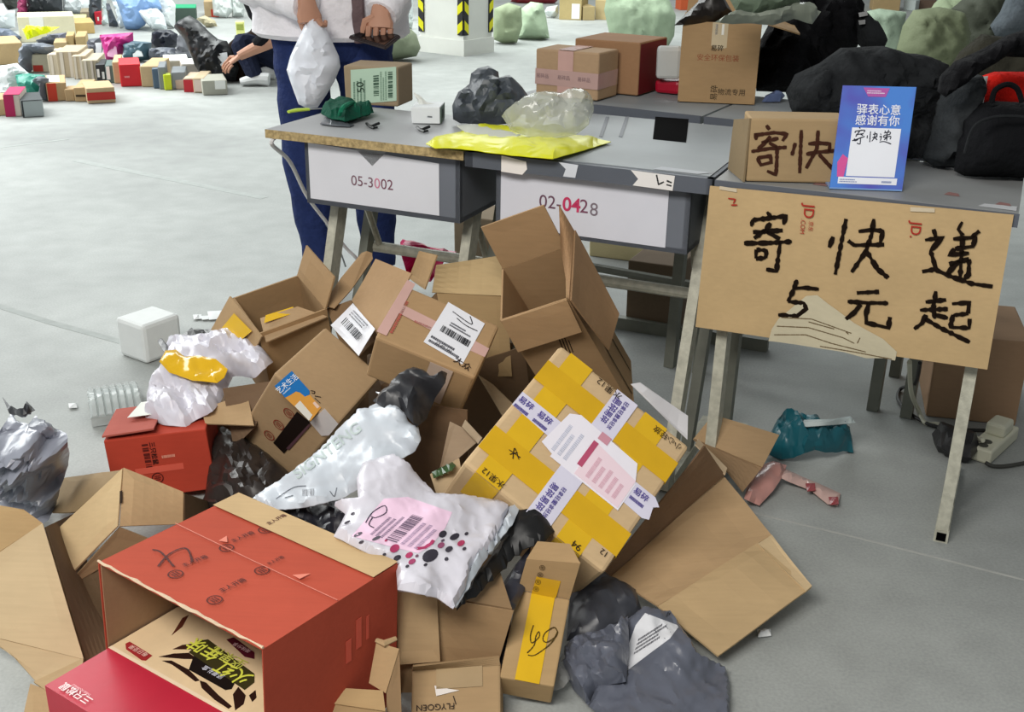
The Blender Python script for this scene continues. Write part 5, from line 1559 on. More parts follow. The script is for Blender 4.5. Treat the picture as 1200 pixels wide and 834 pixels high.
bagv('fabric_bag', 'charcoal grey cloth sack standing left of the black backpack', 'bundle', [(1083, 185), (1090, 160), (1098, 120), (1112, 90), (1140, 86), (1145, 110), (1138, 140), (1126, 175), (1118, 197), (1095, 196)], (1100, 197), cloth('#2f3234'), .25, zb=.752, T=.08, Tb=.06, amp=.06, wf=8, step=5, seed=94)
# black sleeve coat over the chair back
bagv('coat', 'black coat with a hanging sleeve above the charcoal sack', 'coat', [(1102, 108), (1104, 88), (1118, 72), (1150, 58), (1178, 42), (1215, 30), (1215, 68), (1180, 66), (1150, 84), (1130, 98), (1108, 114)], (1150, 215), m_k, .2, zb=.752, T=.06, Tb=.05, amp=.05, step=5, seed=95)
bp = bagv('backpack', 'black backpack with a loop handle standing at the right end of the sign desk', 'backpack', [(1118, 200), (1122, 168), (1130, 140), (1142, 124), (1160, 118), (1200, 120), (1240, 122), (1240, 212), (1170, 210), (1130, 206)], (1160, 208), cloth('#0f1013'), .2, zb=.752, T=.10, Tb=.06, amp=.015, step=7, seed=96)
pk0 = W(1160, 208, .752); npk = V((0, -1, .2)).normalized()
bm = bmesh.new(); tube(bm, smoothpath([on(x, y, pk0 + npk * .06, npk) for x, y in ((1162, 120), (1166, 106), (1180, 99), (1192, 104), (1198, 120))], 5), .006, 7); link('handle', bm, m_k, bp, True)
bm = bmesh.new(); tube(bm, smoothpath([on(x, y, pk0 + npk * .125, npk) for x, y in ((1130, 180), (1140, 150), (1160, 138), (1190, 136), (1220, 140))], 4), .003, 6); link('zip_seam', bm, m_k3, bp, True)
bagv('jacket', 'red jacket with a white side stripe behind the black backpack', 'jacket', [(1143, 126), (1147, 100), (1150, 89), (1165, 84), (1210, 84), (1240, 90), (1240, 130), (1180, 128)], (1170, 176), cloth('#c01a10'), .2, zb=.78, T=.04, Tb=.03, amp=.01, step=6, seed=97, parts=(('white_stripe', [(1143, 124), (1147, 100), (1150, 90), (1158, 89), (1156, 100), (1152, 124)], cloth('#b5b8b6')),))
bagv('fabric_bag', 'dark olive bundle above the red jacket', 'bundle', [(1105, 92), (1125, 60), (1150, 40), (1185, 44), (1215, 56), (1215, 100), (1150, 104)], (1180, 150), cloth('#34332b'), .2, zb=.76, T=.05, amp=.02, step=6, seed=98, Tb=.05)
bagv('fabric_bag', 'blue grey cloth bundle at the top right corner', 'bundle', [(1160, 30), (1172, 14), (1182, -10), (1230, -10), (1230, 32), (1200, 36), (1180, 44), (1166, 42)], (1190, 140), cloth('#5a6268'), .2, zb=.5, T=.08, Tb=.05, amp=.03, step=7, seed=99)
# big woven sacks behind the clothes
m_sack = mat('woven_sack', '#93a181', .7, .1, 8, .3, bscale=60.0, bdist=.01); m_sack2 = mat('woven_sack', '#a9bda0', .7, .08, 8, .3, bscale=60.0, bdist=.01); m_sack3 = mat('woven_sack', '#6c7458', .75, .1, 8, .3, bscale=60.0, bdist=.01)
def sack(lab, out, base, m, seed, T=.22, **k):
    return bagv('woven_sack', lab, 'sack', out, base, m, .2, T=T, Tb=T * .7, amp=k.pop('amp', .075), wf=k.pop('wf', 4), step=k.pop('step', 4), seed=seed, **k)
sack('olive green woven sack behind the dark cloth bundle', [(1050, 60), (1058, 30), (1070, 12), (1100, 8), (1128, 14), (1136, 40), (1130, 78), (1110, 94), (1085, 95), (1062, 88)], (1090, 95), m_sack3, 101)
sack('dark olive sack at the top right beside the blue grey bundle', [(1115, 10), (1140, -10), (1185, -10), (1175, 20), (1172, 60), (1160, 79), (1130, 76)], (1140, 80), mat('woven_sack', '#3c4034', .75, .1, 8, .3, bscale=60.0, bdist=.01), 102)
sack('pale green woven sack between the puffer coat and the olive sack', [(1012, 14), (1030, 10), (1062, 14), (1060, 35), (1056, 60), (1050, 70), (1030, 66), (1020, 40)], (1035, 70), mat('woven_sack', '#8fa08c', .7, .08, 8, .3, bscale=60.0, bdist=.01), 103, T=.12)
sack('pale green woven sack knotted at the neck right at the top edge', [(1085, 18), (1095, 4), (1110, -10), (1150, -10), (1140, 10), (1130, 40), (1110, 50), (1092, 40)], (1110, 50), m_sack, 104, T=.10)
sack('large pale green woven sack behind the brown cartons', [(708, 12), (712, -10), (780, -10), (792, 18), (790, 42), (780, 60), (730, 58), (714, 40)], (750, 56), m_sack2, 105)
sack('left pale green sack of the pair beside the pillar', [(578, 46), (579, 10), (596, 3), (611, 8), (612, 30), (606, 50), (590, 51)], (592, 51), m_sack, 106, T=.15)
sack('right pale green sack of the pair beside the pillar', [(606, 45), (611, 10), (622, 2), (636, 4), (640, 20), (644, 45), (625, 47)], (625, 46), m_sack2, 107, T=.15)
sack('olive woven sack on the floor left of the pillar behind the woman', [(424, 62), (440, 38), (458, 26), (475, 28), (488, 40), (493, 56), (488, 66), (455, 72), (430, 70)], (460, 71), mat('woven_sack', '#8b967c', .7, .1, 8, .3, bscale=60.0, bdist=.01), 108)
upright('carton', 'tan carton at the top edge beside the speckled jacket', (1022, 12), (1054, 13), 0, -12, .3, card('#a1804f'), seam=False)
upright('parcel', 'white parcel at the top edge right of the tan carton', (1058, 12), (1072, 13), 0, 0, .2, paper('#b9c2bf'), cat='parcel', seam=False)
upright('parcel', 'dark brown parcel at the top edge near the olive sack', (1074, 12), (1096, 13), 0, 0, .2, card('#5c4436'), cat='parcel', seam=False)
C = upright('carton', 'tall tan carton with a white label beyond the pale sack', (655, 23), (681, 24), 0, -8, .5, card('#a98f55'), seam=False)
C.face('front').rect(C.r, 'white_label', .56, .92, .05, .62, paper('#e3e6df'))
upright('carton', 'small tan carton right of the labelled tall carton', (683, 24), (697, 24), 0, 8, .3, card('#a88d58'), seam=False)
upright('carton', 'tan carton partly behind the large pale sack', (697, 23), (722, 24), 0, 0, .4, card('#b19763'), seam=False)
bagv('poly_mailer', 'white bundle lying beside the tall tan carton', 'mailer bag', [(637, 15), (641, 8), (654, 6), (655, 21), (644, 20)], (648, 21), poly('#dfe6e6', .4, .3), .3, T=.1, amp=.04, step=4, seed=109)
bagv('poly_mailer', 'dark red bag at the top edge behind the pair of sacks', 'mailer bag', [(598, 2), (605, -8), (640, -8), (654, 0), (650, 4), (610, 4)], (625, 4), poly('#8a2530', .4, .3), .3, T=.1, amp=.04, step=4, seed=110)
upright('parcel', 'orange parcel at the top edge beside the black bag', (797, 12), (822, 12), 0, -6, .2, mat('printed_card', '#b5522c', .6, .05, 10, .05), cat='parcel', seam=False)

# ================================================================ PARCEL ROWS ON THE FLOOR, LEFT
G = 'parcels set out in rows on the floor'
def pbox(lab, x0, x1, yb0, yb1, yt, d, c, parts=(), kind='carton', m=None, cat='parcel'):
    C = upright(kind, lab, (x0, yb0), (x1, yb1), 0, yt, d, m or card(c), G, cat, True, seam=False, bevel=.006)
    for nm, fc, u0, u1, v0, v1, col in parts:
        C.face(fc).rect(C.r, nm, u0, u1, v0, v1, paper(col), th=.002)
    return C
WL = '#e6e8e4'
pbox('small tan carton at the far left of the nearest parcel row', -8, 7, 136, 137, 117, .25, '#b08d62')
pbox('magenta and white carton near the left edge of the nearest row', 7, 23, 137, 138, 112, .3, '#c9b3a8', (('magenta_print', 'front', .0, .62, .0, 1, '#b02a5a'), ('magenta_print', 'top', .0, 1, .0, 1, '#b5295c')))
C = pbox('silver grey carton with dark edges right of the magenta carton', 27, 52, 138, 136, 119, .3, '#a8b3b3', m=mat('printed_card', '#a3adae', .45, .05, 10, .05)); C.face('top').rect(C.r, 'dark_lid', 0, 1, 0, 1, paper('#3f4446'), th=.002); C.face('front').rect(C.r, 'dark_edge', 0, .08, 0, 1, paper('#33373a'), th=.002)
pbox('tan carton with a red end band beside the teal bag', 56, 80, 119, 118, 98, .35, '#b58f60', (('red_band', 'front', .05, .5, 0, 1, '#c2402f'), ('white_paper', 'top', .1, .7, .1, .9, WL)))
pbox('very small tan carton before the banded carton', 77, 87, 119, 119.5, 105, .15, '#b08a5c')
pbox('tan carton with a dark stamp beside the red banded one', 88, 103, 119.5, 120.5, 103, .35, '#b18c5d', (('dark_stamp', 'front', .1, .75, .35, .5, '#3a2d1f'),))
pbox('wide tan carton with a broad red band in the nearest row', 103, 134, 122, 119, 104, .3, '#b6946a', (('red_band', 'front', 0, 1, .22, .72, '#b93a34'),))
def pbag(lab, out, base, c, T=.12, seed=0, parts=(), lean=.25, m=None, amp=.05):
    return bagv('poly_mailer', lab, 'mailer bag', out, base, m or poly(c, .4, .6, 0, 9.0), lean, G, T=T * .75, Tb=T * .4, amp=amp * 1.1, wf=7, step=3.2, seed=seed, parts=parts)
pbag('white poly mailer leaning at the left edge behind the magenta carton', [(-8, 112), (-8, 78), (8, 76), (20, 74), (34, 86), (26, 92), (20, 108), (8, 113)], (10, 113), '#e3e9ea', .08, 1)
pbag('teal green poly bag in the nearest row of parcels', [(17, 87), (34, 86), (52, 88), (57, 95), (50, 112), (36, 115), (28, 112), (22, 100)], (38, 115), '#2f8f7c', .12, 2)
pbag('grey poly bag between the teal bag and the banded carton', [(40, 96), (48, 89), (58, 92), (56, 118), (46, 116), (50, 104)], (52, 118), '#5c646c', .10, 3)
# second row
pbag('slate grey bag beside the striped cartons', [(26, 84), (26, 62), (32, 52), (50, 50), (64, 54), (60, 64), (40, 62), (37, 84)], (32, 85), '#6a717c', .16, 4)
pbox('light tan carton with a red mark in the second row', 38, 60, 85, 88, 64, .35, '#b7ab95', (('red_mark', 'front', .05, .38, .05, .4, '#b23a30'),))
for i, (x0, x1, a, b, t, lab) in enumerate(((58, 70, 89, 91, 64, 'first grey-striped narrow carton of the second row'), (69, 88, 91, 93, 61, 'second grey-striped carton with a rounded lid'), (87, 100, 93, 94, 66, 'third grey-striped carton of the second row'), (98, 114, 95, 96, 71, 'fourth grey-striped carton before the black parcels'))):
    pbox(lab, x0, x1, a, b, t, .4, ['#b3a08a', '#ab9478', '#b39b80', '#a8977f'][i], (('pale_strip', 'front', .15, .3, 0, 1, '#cfc6b8'), ('pale_strip', 'front', .55, .68, 0, 1, '#c9c0b4')))
pbox('black parcel with white stickers in the second row', 114, 125, 97, 97, 76, .3, '', (('white_sticker', 'front', .1, .35, .3, .75, WL), ('white_sticker', 'front', .6, .85, .2, .6, WL)), 'parcel', poly('#26292d', .4, .3))
pbox('grey and green parcel beside the black one', 125, 135, 97.5, 97.5, 77, .3, '', (('white_label', 'front', .1, .5, .2, .95, WL),), 'parcel', poly('#566a66', .4, .3))
pbox('tan carton left of the bright red carton', 134, 143, 98, 98, 73, .4, '#b8996c')
C = pbox('bright red carton in the middle of the second row', 142, 167, 102, 101, 76, .35, '', (), 'carton', mat('printed_card', '#d0202c', .45, .04, 10, .04)); lines_print(C.face('front'), C.r, .2, .55, .38, .52, 1, 2, paper('#e8a8a8'), up=.003)
pbox('tan carton right of the bright red carton', 166, 181, 102, 104, 78, .45, '#b39368')
pbox('blue grey upright parcel beside the tan carton', 180, 188, 104, 104, 81, .3, '', (), 'parcel', poly('#4a5f72', .4, .3))
pbox('grey upright parcel left of the lime parcel', 187, 196, 105, 105, 79, .3, '', (), 'parcel', poly('#7a8085', .4, .3))
pbox('small lime yellow parcel standing in the second row', 193, 202, 106, 105.5, 88, .1, '', (), 'parcel', poly('#c3d21a', .4, .2))
pbox('grey white parcel right of the lime parcel', 202, 219, 105, 105, 85, .3, '', (('white_label', 'front', .3, .9, .05, .5, WL),), 'parcel', poly('#80868a', .4, .3))
pbox('pinkish carton low behind the red and white carton', 206, 217, 105, 106, 94, .2, '#b99a8a')
pbox('small carton with a red face before the black sack', 216, 227, 108, 109, 92, .3, '#c0a48a', (('red_face', 'front', .0, .95, .0, .9, '#b8323a'),))
pbox('tan carton with a pinkish label before the black sack', 227, 238, 109, 110, 92, .35, '#b59a78', (('pale_label', 'front', .1, .75, .1, .9, '#d9c7bc'),))
pbox('grey cardboard box with a white label at the right end of the row', 238, 266, 112, 110, 95, .3, '#a8a89c', (('white_label', 'front', .5, .92, .4, .98, WL),))
pbox('flat white topped carton behind the grey parcels', 193, 222, 86, 85, 72, .35, '#a9a698', (('white_top', 'top', .02, .98, .02, .98, WL),))
pbox('white topped carton next to the black sack', 214, 234, 92, 91, 76, .3, '#b0a9a0', (('white_top', 'top', .02, .98, .02, .98, WL),))
pbag('shiny black bag stacked on a dark grey bag', [(177, 56), (178, 38), (186, 35), (200, 35), (208, 40), (209, 54), (200, 58), (186, 58)], (192, 66), '#1d2230', .12, 5)
pbag('dark grey bag under the shiny black bag', [(175, 72), (176, 57), (190, 55), (205, 56), (216, 68), (205, 72)], (195, 73), '#565b66', .14, 6)
pbag('tall mid grey bag behind the shiny black bag', [(206, 68), (208, 44), (212, 38), (220, 50), (226, 70), (216, 72)], (216, 73), '#6a6d74', .1, 7)
pbag('large black mailer sack with two white labels held by the crouching person', [(204, 32), (210, 24), (222, 18), (232, 24), (246, 38), (256, 46), (266, 48), (272, 60), (280, 80), (276, 95), (258, 95), (238, 92), (228, 76), (216, 46)], (256, 96), '#1b1e22', .18, 8, (('white_label', [(249, 64), (266, 61), (268, 75), (253, 79)], paper('#cfd4d8')), ('white_label', [(236, 67), (239, 66), (241, 73), (238, 74)], paper('#cfd4d8'))))
pbag('petrol blue bag with a white label between the pink and black bags', [(146, 70), (145, 52), (156, 48), (170, 49), (178, 50), (176, 70), (160, 72)], (162, 72), '#43606e', .14, 9, (('white_label', [(155, 56), (164, 56), (168, 66), (156, 67)], paper('#dbe2e4')),))
pbag('magenta pink poly bag standing in the parcels', [(117, 41), (130, 40), (156, 38), (157, 52), (148, 55), (140, 71), (124, 70), (121, 56)], (132, 71), '#b8267e', .12, 10, (('pink_label', [(124, 53), (136, 53), (138, 68), (126, 66)], paper('#dba6c6')),))
# third row
pbox('broad tan carton at the left edge of the third row', -12, 27, 77, 74, 52, .5, '#b08e5e')
r = pbag('lime yellow mailer lying on the slate bag', [(26, 34), (45, 33), (70, 31), (60, 37), (32, 47)], (48, 58), '#dbe80a', .05, 11, lean=1.2)
pbox('large flat beige parcel tilted at the left behind the lime mailer', 24, 90, 50, 48, 20, .4, '#cfc3a2', (('white_label', 'front', .2, .45, .45, .98, WL),))
pbag('slate grey bag under the lime mailer', [(42, 48), (60, 40), (78, 38), (79, 50), (62, 52), (46, 51)], (62, 53), '#6d7184', .12, 12)
pbag('blue grey crumpled bag at the left edge above the broad carton', [(-6, 45), (0, 33), (12, 34), (26, 44), (20, 48), (0, 48)], (10, 50), '#6f7a8c', .12, 13)
pbox('small tan carton behind the striped cartons', 64, 79, 62, 62, 50, .3, '#a98c60')
pbox('upright tan carton left of a gap in the third row', 79, 88, 60, 60, 42, .3, '#a98a55')
pbox('upright tan carton right of a gap in the third row', 90, 102, 60, 60, 43, .4, '#a88a58')
pbag('dark grey bag with a white label beside the magenta bag', [(102, 62), (103, 46), (118, 44), (121, 58), (119, 64)], (111, 65), '#565860', .12, 14, (('white_label', [(111, 50), (119, 50), (119, 62), (112, 63)], paper('#c9cdd0')),))
pbox('tan carton standing alone in front of the red parcel', 89, 111, 40, 39, 27, .45, '#b8924e')
pbox('yellowish carton behind the lone tan carton', 78, 101, 34, 34, 22, .4, '#c9bf78')
pbox('brown carton with a torn label in the fourth row', 95, 106, 26, 26, 14, .4, '#8f7f68')
# fourth row and beyond
pbag('rose pink bag at the top left', [(21, 18), (22, 4), (24, -8), (31, -8), (32, 8), (33, 17)], (27, 18), '#c0557f', .12, 15)
pbag('big black bag at the top left beside the pink bag', [(34, 17), (33, -8), (72, -8), (74, 14), (60, 18), (46, 17)], (52, 18), '#2c3034', .2, 16)
pbag('white bag at the top left next to the black bag', [(74, 16), (76, -8), (103, -8), (106, 8), (104, 16)], (90, 17), '#dbe2e4', .16, 17)
pbag('dark grey bag behind the small red parcel', [(105, 20), (105, -8), (119, -8), (119, 20), (112, 28)], (112, 28), '#383d44', .1, 18)
pbox('small red parcel in front of the dark grey bag', 112, 120, 29, 29, 14, .3, '', (('white_mark', 'front', .35, .6, .3, .6, WL),), 'parcel', mat('printed_card', '#c2283c', .45, .04, 10, .04))
pbag('pale mailer leaning beside the small red parcel', [(120, 30), (119, -8), (124, -8), (128, 28)], (124, 30), '#c8d4d4', .06, 19)
pbag('slate mailer leaning between two white mailers', [(128, 31), (124, 4), (128, 4), (140, 32)], (134, 32), '#4b515c', .06, 20)
pbag('white mailer leaning on the blue bag', [(140, 33), (128, -8), (134, -8), (148, 33)], (144, 33), '#dfe6ea', .06, 21)
pbag('large sky blue bag in the fourth row', [(147, 34), (134, -8), (183, -8), (190, 10), (176, 16), (170, 30), (160, 35)], (158, 35), '#85a8d8', .2, 22)
pbag('teal green bag on the sky blue bag', [(146, 12), (156, 4), (170, 2), (184, 4), (186, 12), (168, 18), (166, 26), (154, 20)], (165, 32), '#4b9a9a', .16, 23)
pbag('puffy white bag in front of the teal bag', [(160, 13), (172, 10), (184, 9), (192, 18), (196, 34), (180, 35), (172, 28)], (182, 36), '#e2ebf0', .16, 24)
pbag('tall white bag behind the puffy white bag', [(190, 30), (185, 4), (196, -8), (206, 6), (205, 33)], (198, 33), '#dde4e4', .12, 25)
pbox('green topped parcel at the top behind the black sack', 206, 231, 30, 30, 10, .4, '', (('green_top', 'top', 0, 1, 0, 1, '#2f9a6e'),), 'parcel', mat('printed_card', '#46584f', .5, .04, 10, .04))
pbag('beige paper bag right of the green topped parcel', [(230, 22), (240, 18), (252, 24), (255, 31), (242, 32)], (244, 32), '#b3aa8c', .08, 26)
pbox('tan and red carton at the top near the person', 240, 257, 20, 20, 2, .4, '#a98a60', (('red_corner', 'front', .45, 1, 0, .5, '#b8402f'),))
pbag('round white bag beside the tan and red carton', [(250, 18), (248, -8), (270, -8), (274, 12), (266, 21)], (262, 21), '#dfe6e4', .14, 27)
pbag('grey white bag next to the woman at the top', [(272, 20), (271, -8), (288, -8), (286, 20)], (279, 21), '#bcc3c0', .1, 28)
pbox('yellow and green drink carton standing behind the woman', 277, 287, 43, 43, 26, .1, '#c9cc80', (('green_print', 'front', .1, .9, .45, .85, '#8f9a4a'),), 'drink_carton', mat('printed_card', '#d8dc8a', .5, .04, 10, .03), 'drink carton')
pbag('white bag at the left edge of the fourth row', [(-8, 36), (-8, 6), (4, 4), (8, 12), (18, 12), (18, 32), (6, 35)], (6, 36), '#dbe3e8', .14, 29)
pbag('dark olive bag at the top left corner', [(2, 2), (4, -8), (21, -8), (20, 10), (10, 12)], (12, 14), '#3f4440', .12, 30)
pbag('white bundle between the woman and the pillar', [(458, 18), (458, -8), (484, -8), (484, 24), (470, 20)], (470, 24), '#d7e0e0', .14, 31)
pbag('light grey bag under the white bundle by the pillar', [(460, 30), (462, 18), (476, 18), (484, 26), (483, 34)], (472, 34), '#aeb8b4', .1, 32)

# ================================================================ PEOPLE
m_skin = mat('skin', '#b98a72', .55, .05, 20, .05)
m_jacket = mat('quilted_nylon', '#eeebf0', .6, .04, 10, .5, bscale=22.0, bdist=.02)
m_jeans = cloth('#26335f'); m_hair = mat('hair', '#1b1512', .6, .1, 60, .2)

def hand(bm, wrist, d, palm_n, L=.17, curl=.5, spread=.18, side=1, thumb=.8):
    """Palm and five bent fingers; d = pointing direction, palm_n = way the palm faces."""
    d = V(d).normalized(); pn = V(palm_n); pn = (pn - d * pn.dot(d)).normalized()
    s = d.cross(pn) * side
    w = V(wrist)
    tube(bm, [w - d * .02, w + d * L * .12, w + d * L * .32, w + d * L * .5], [(.026, .020), (.031, .017), (.040, .016), (.039, .013)] if abs(s.z) < 2 else .03, 10)
    for i, (o, ln) in enumerate(((-.033, .40), (-.011, .46), (.011, .44), (.032, .34))):
        p = w + d * L * .46 + s * o
        dd = d + s * o * spread * 12
        dd.normalize()
        pts = [p]
        a = 0
        for k, fr in enumerate((.4, .33, .27)):
            a += curl * (.6 + .35 * k)
            q = dd * math.cos(a) + pn * math.sin(a)
            pts.append(pts[-1] + q * ln * L * fr * 1.15)
        tube(bm, pts, [.0095, .009, .008, .006], 7)
    p = w + d * L * .18 - s * .030
    t1 = (d * .6 - s * .7 + pn * .35 * thumb).normalized()
    t2 = (d * .9 - s * .15 + pn * .5 * thumb).normalized()
    tube(bm, [p + s * .012, p + t1 * L * .2, p + t1 * L * .2 + t2 * L * .2, p + t1 * L * .2 + t2 * L * .33], [.013, .0115, .010, .007], 7)

def head(parent, c, face_dir, up, hairm, long=True):
    fd = V(face_dir).normalized(); up = V(up); up = (up - fd * up.dot(fd)).normalized(); sd = fd.cross(up)
    M = Matrix((sd, fd, up)).transposed().to_4x4(); M.translation = c
    bm = bmesh.new(); bmesh.ops.create_uvsphere(bm, u_segments=20, v_segments=14, radius=1)
    for v in bm.verts:
        x, y, z = v.co
        jaw = 1 - .28 * max(0, -z) ** 1.2
        v.co = V((x * .073 * jaw, y * .092 * (1 - .12 * max(0, -z)), z * .115))
        if y > .6:
            if abs(x) < .16 and -.35 < z < .1:
                v.co.y += .016 * (1 - abs(z + .2) * 2)
            if .02 < z < .3 and .2 < abs(x) < .55:
                v.co.y -= .006
    for s in (-1, 1):
        bmesh.ops.create_uvsphere(bm, u_segments=8, v_segments=6, radius=1, matrix=Matrix.Translation((s * .074, -.005, 0)) @ Matrix.Diagonal((.010, .022, .032, 1)))
    bmesh.ops.transform(bm, matrix=M, verts=bm.verts); link('head', bm, m_skin, parent, True)
    for s in (-1, 1):
        bm = bmesh.new(); bmesh.ops.create_uvsphere(bm, u_segments=8, v_segments=6, radius=.010, matrix=M @ Matrix.Translation((s * .030, .078, .012))); link('eye', bm, ink('#1a1412'), parent, True)
    bm = bmesh.new(); tube(bm, [M @ V((-.022, .080, -.055)), M @ V((0, .087, -.056)), M @ V((.022, .080, -.055))], [.003, .006, .003], 6); link('mouth', bm, mat('skin', '#8f4a44', .5, .05, 20, 0), parent, True)
    bm = bmesh.new(); bmesh.ops.create_uvsphere(bm, u_segments=20, v_segments=14, radius=1)
    for v in bm.verts:
        x, y, z = v.co
        k = 1.0 if y < .35 or z > .55 else .86
        drop = .06 if (long and y < .1 and z < 0) else 0
        v.co = V((x * .086 * k, y * .104 * k - .012, z * .125 * k + .012 - drop))
    bmesh.ops.transform(bm, matrix=M, verts=bm.verts); link('hair', bm, hairm, parent, True)

# --- standing woman
wy = 3.85
wp = lambda x, y, dy=0: PY(x, y, wy + dy)
base = wp(392, 320); base.z = 0
wo = root('person', 'person in a white quilted jacket and blue jeans standing behind the first desk', 'person', base)
hipL, hipR = wp(340, 60), wp(408, 56)
cx = wp(388, 30).x
def floorfoot(x, dy=0):
    p = wp(x, 300, dy); return V((p.x, p.y, 0))
bm = bmesh.new()
fl_, fr_ = floorfoot(375), floorfoot(444, -.02)
for (a, k, c) in ((V((cx - .095, wy, .86)), V((wp(361, 215).x, wy - .02, .46)), fl_), (V((cx + .10, wy, .86)), V((wp(438, 215).x, wy - .02, .46)), fr_)):
    tube(bm, smoothpath([a + UP * .04, a - UP * .08, a.lerp(k, .5), k, k.lerp(c, .45) + V((0, .02, 0)), c + UP * .10], 4), [.108 - .054 * (i / 20) + (.004 * math.sin(i * 1.7)) for i in range(21)], 14)
tube(bm, [V((cx, wy, .80)), V((cx, wy, .88)), V((cx, wy, 1.0))], [(.13, .12), (.185, .14), (.19, .13)], 16)
link('jeans', bm, m_jeans, wo, True)
for c in (fl_, fr_):
    bm = bmesh.new(); tube(bm, smoothpath([c + V((0, .06, .04)), c + V((0, -.02, .05)), c + V((0, -.10, .035)), c + V((0, -.17, .022))], 4), [(.036, .038), (.040, .045), (.044, .048), (.045, .045), (.046, .042)] + [(.046, .036)] * 6 + [(.040, .024), (.03, .018)], 12); link('shoe', bm, mat('leather', '#20232c', .5, .1, 20, .1), wo, True)
# jacket body
bm = bmesh.new()
hz = wp(370, 42).z
prof = [(hz, .235, .165), (hz + .015, .255, .18), (hz + .07, .25, .175), (hz + .10, .262, .185), (hz + .17, .255, .18), (hz + .20, .262, .185), (hz + .28, .25, .175), (hz + .31, .255, .175), (hz + .40, .24, .16), (hz + .50, .215, .14), (hz + .56, .15, .11), (hz + .60, .075, .075)]
tube(bm, [V((cx, wy, z)) for z, _, _ in prof], [(a, b) for _, a, b in prof], 28)
link('jacket', bm, m_jacket, wo, True)
# front opening, lining and button
bm = bmesh.new(); tube(bm, [V((wp(430, 40).x, wy - .155, hz + .0)), V((wp(428, 20).x, wy - .168, hz + .08)), V((wp(427, 0).x, wy - .168, hz + .2)), V((wp(424, 0).x - .02, wy - .14, hz + .42))], [(.020, .012)] * 4, 8); link('dark_lining', bm, cloth('#6b5a5c'), wo, True)
bm = bmesh.new(); bmesh.ops.create_uvsphere(bm, u_segments=8, v_segments=6, radius=.008, matrix=Matrix.Translation(V((wp(441, 33).x, wy - .165, wp(441, 33).z)))); link('button', bm, ink('#6b6468'), wo, True)
# sleeves
hR = PY(360, 6, 3.60); hL = PY(446, 14, 3.64)
for nm, sh, el, ha in (('sleeve', V((cx - .22, wy, hz + .50)), V((cx - .27, wy - .02, hz + .18)), hR + V((-.004, .01, .0))), ('sleeve', V((cx + .22, wy, hz + .50)), V((cx + .25, wy - .04, hz + .22)), hL + V((0, .01, -.008)))):
    pts = smoothpath([sh, sh.lerp(el, .5), el, el.lerp(ha, .5), ha], 5)
    bm = bmesh.new(); tube(bm, pts, [(.085 - .032 * i / 20) * (1 + .06 * math.sin(i * 2.1)) for i in range(21)], 14); link(nm, bm, m_jacket, wo, True)
# body under the clothes: torso, arms and hands as one figure
bm = bmesh.new()
tube(bm, [V((cx, wy, hz + .05)), V((cx, wy, hz + .3)), V((cx, wy, hz + .48)), V((cx, wy, hz + .58))], [(.13, .09), (.14, .09), (.16, .08), (.05, .05)], 14)
for sh, el, ha in ((V((cx - .17, wy, hz + .49)), V((cx - .27, wy - .02, hz + .18)), hR), (V((cx + .17, wy, hz + .49)), V((cx + .25, wy - .04, hz + .22)), hL)):
    tube(bm, smoothpath([V((cx, wy, hz + .48)), sh, sh.lerp(el, .5), el, el.lerp(ha, .5), ha], 4), [.045] * 12 + [.035] * 5 + [.028] * 4, 10)
tube(bm, [V((cx, wy, hz + .55)), V((cx, wy - .005, hz + .64)), V((cx, wy - .01, hz + .70))], [.058, .052, .055], 12)
hand(bm, hR + V((0, -.005, .01)), V((.2, -.3, -1)), V((.6, .7, -.3)), .125, .95, .03, 1)
hand(bm, hL + V((0, -.005, .0)), V((.0, -.5, -.9)), V((-.2, .8, -.6)), .105, .5, .05, 1)
link('body', bm, m_skin, wo, True)
head(wo, V((cx, wy - .02, hz + .80)), V((.1, -1, -.35)), UP, m_hair)
# white bag she holds
r = root('poly_mailer', 'white plastic bag held up by the standing person', 'mailer bag', PY(366, 126, 3.6))
pb0 = PY(366, 60, 3.58)
bm = bmesh.new(); pillow(bm, [(360, 22), (368, 18), (376, 24), (386, 42), (397, 66), (399, 78), (392, 95), (382, 112), (372, 126), (360, 127), (350, 122), (342, 100), (336, 82), (340, 66), (350, 44)], plane_pos(pb0, V((0, -1, .05)).normalized()), T=.055, Tb=.045, amp=.03, wf=7, step=5, seed=7); link('film', bm, poly('#e3e7f0', .4, .4), r, True)
# phone wallet
r = root('phone_case', 'dark brown flat phone case held in the other hand', 'phone case', PY(440, 45, 3.55))
pc = [PY(408, 44, 3.62), PY(432, 36, 3.66), PY(470, 43, 3.60), PY(452, 57, 3.50)]
bm = bmesh.new(); nrm = (pc[1] - pc[0]).cross(pc[3] - pc[0]).normalized(); hexa(bm, [p - nrm * .006 for p in pc] + [p + nrm * .006 for p in pc]); bmesh.ops.bevel(bm, geom=bm.edges[:], offset=.004, segments=2, affect='EDGES'); link('cover', bm, mat('leather', '#3a3030', .5, .08, 20, .1), r)
bm = bmesh.new(); hexa(bm, [p.lerp(sum(pc, V()) / 4, .12) - nrm * .0075 for p in pc] + [p.lerp(sum(pc, V()) / 4, .12) - nrm * .006 for p in pc]); link('screen', bm, mat('glass_screen', '#141416', .1, .02, 5, 0), r)

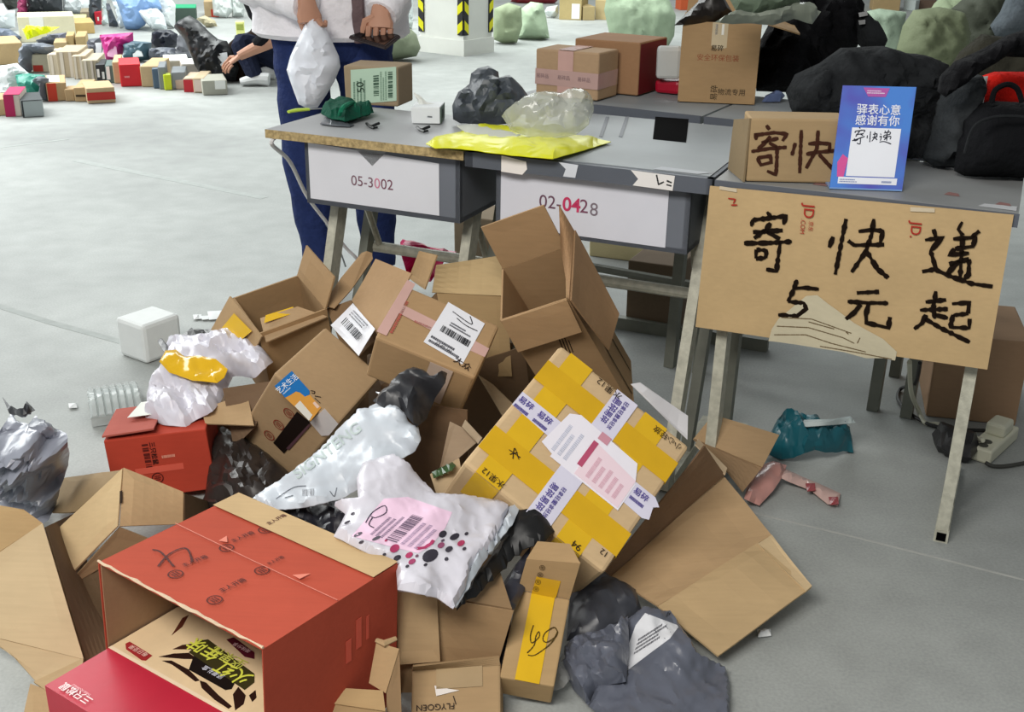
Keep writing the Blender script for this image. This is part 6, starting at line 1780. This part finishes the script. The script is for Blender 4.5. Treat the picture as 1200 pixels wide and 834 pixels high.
# --- crouching person behind her
cy = W(300, 98).y
g0 = W(300, 96)
cr = root('person', 'crouching person in dark clothes reaching for the black sack behind the standing person', 'person', g0)
cpv = lambda x, y, dy=0: PY(x, y, cy + dy)
bm = bmesh.new()
for s, dy in ((0, -.1), (1, .22)):
    hip, knee, foot = cpv(335, 70, .25 + dy), cpv(284 + s * 8, 52, dy + .1), cpv(300 + s * 6, 92, dy)
    tube(bm, smoothpath([hip, hip.lerp(knee, .5), knee, knee.lerp(foot, .5), foot], 5), [.10 - .045 * i / 20 for i in range(21)], 12)
link('trousers', bm, cloth('#1e2438'), cr, True)
bm = bmesh.new(); tube(bm, smoothpath([cpv(274, 92, .2), cpv(278, 72, .2), cpv(284, 54, .2), cpv(300, 48, .25)], 5), [.10 + .03 * math.sin(i * .4) for i in range(16)], 12); link('long_coat_hem', bm, cloth('#241710'), cr, True)
bm = bmesh.new(); tube(bm, smoothpath([cpv(335, 66, .25), cpv(325, 20, .1), cpv(308, -25, -.05)], 6), [(.18, .14)] * 7 + [(.20, .14)] * 5 + [(.12, .1)], 16)
tube(bm, smoothpath([cpv(312, -12, -.1), cpv(322, 20, -.2), cpv(310, 46, -.25), cpv(300, 54, -.26)], 5), [.075 - .025 * i / 15 for i in range(16)], 12); link('jacket', bm, cloth('#15161a'), cr, True)
bm = bmesh.new(); tube(bm, smoothpath([cpv(318, 48, -.25), cpv(296, 58, -.28), cpv(280, 66, -.3)], 5), [.047, .046, .045, .043, .041, .039, .037, .035, .033, .031, .029], 12)
hand(bm, cpv(281, 65.5, -.3), cpv(266, 76, -.34) - cpv(281, 65.5, -.3), V((0, .6, -1)), .17, .35, .15, 1)
tube(bm, [cpv(308, -25, -.05), cpv(300, -45, -.1)], [.06, .055], 10)
tube(bm, smoothpath([cpv(318, 48, -.25), cpv(322, 20, -.2), cpv(312, -12, -.1), cpv(308, -28, -.05)], 4), [.04] * 9 + [.05] * 4, 10)
link('body', bm, m_skin, cr, True)
head(cr, cpv(296, -58, -.12), V((-.5, -.6, -.5)), UP, m_hair, False)
for dx, dy in ((0, -.1), (8, .2)):
    c = cpv(302 + dx, 93, dy); c.z = .0
    bm = bmesh.new(); tube(bm, smoothpath([c + V((.08, 0, .045)), c + V((0, 0, .05)), c + V((-.12, -.02, .03))], 4), [(.045, .045), (.048, .046), (.05, .046), (.05, .044), (.05, .04), (.05, .036), (.048, .032), (.044, .028), (.035, .022)], 10); link('shoe', bm, mat('leather', '#d9dcdc', .5, .04, 20, .1), cr, True)
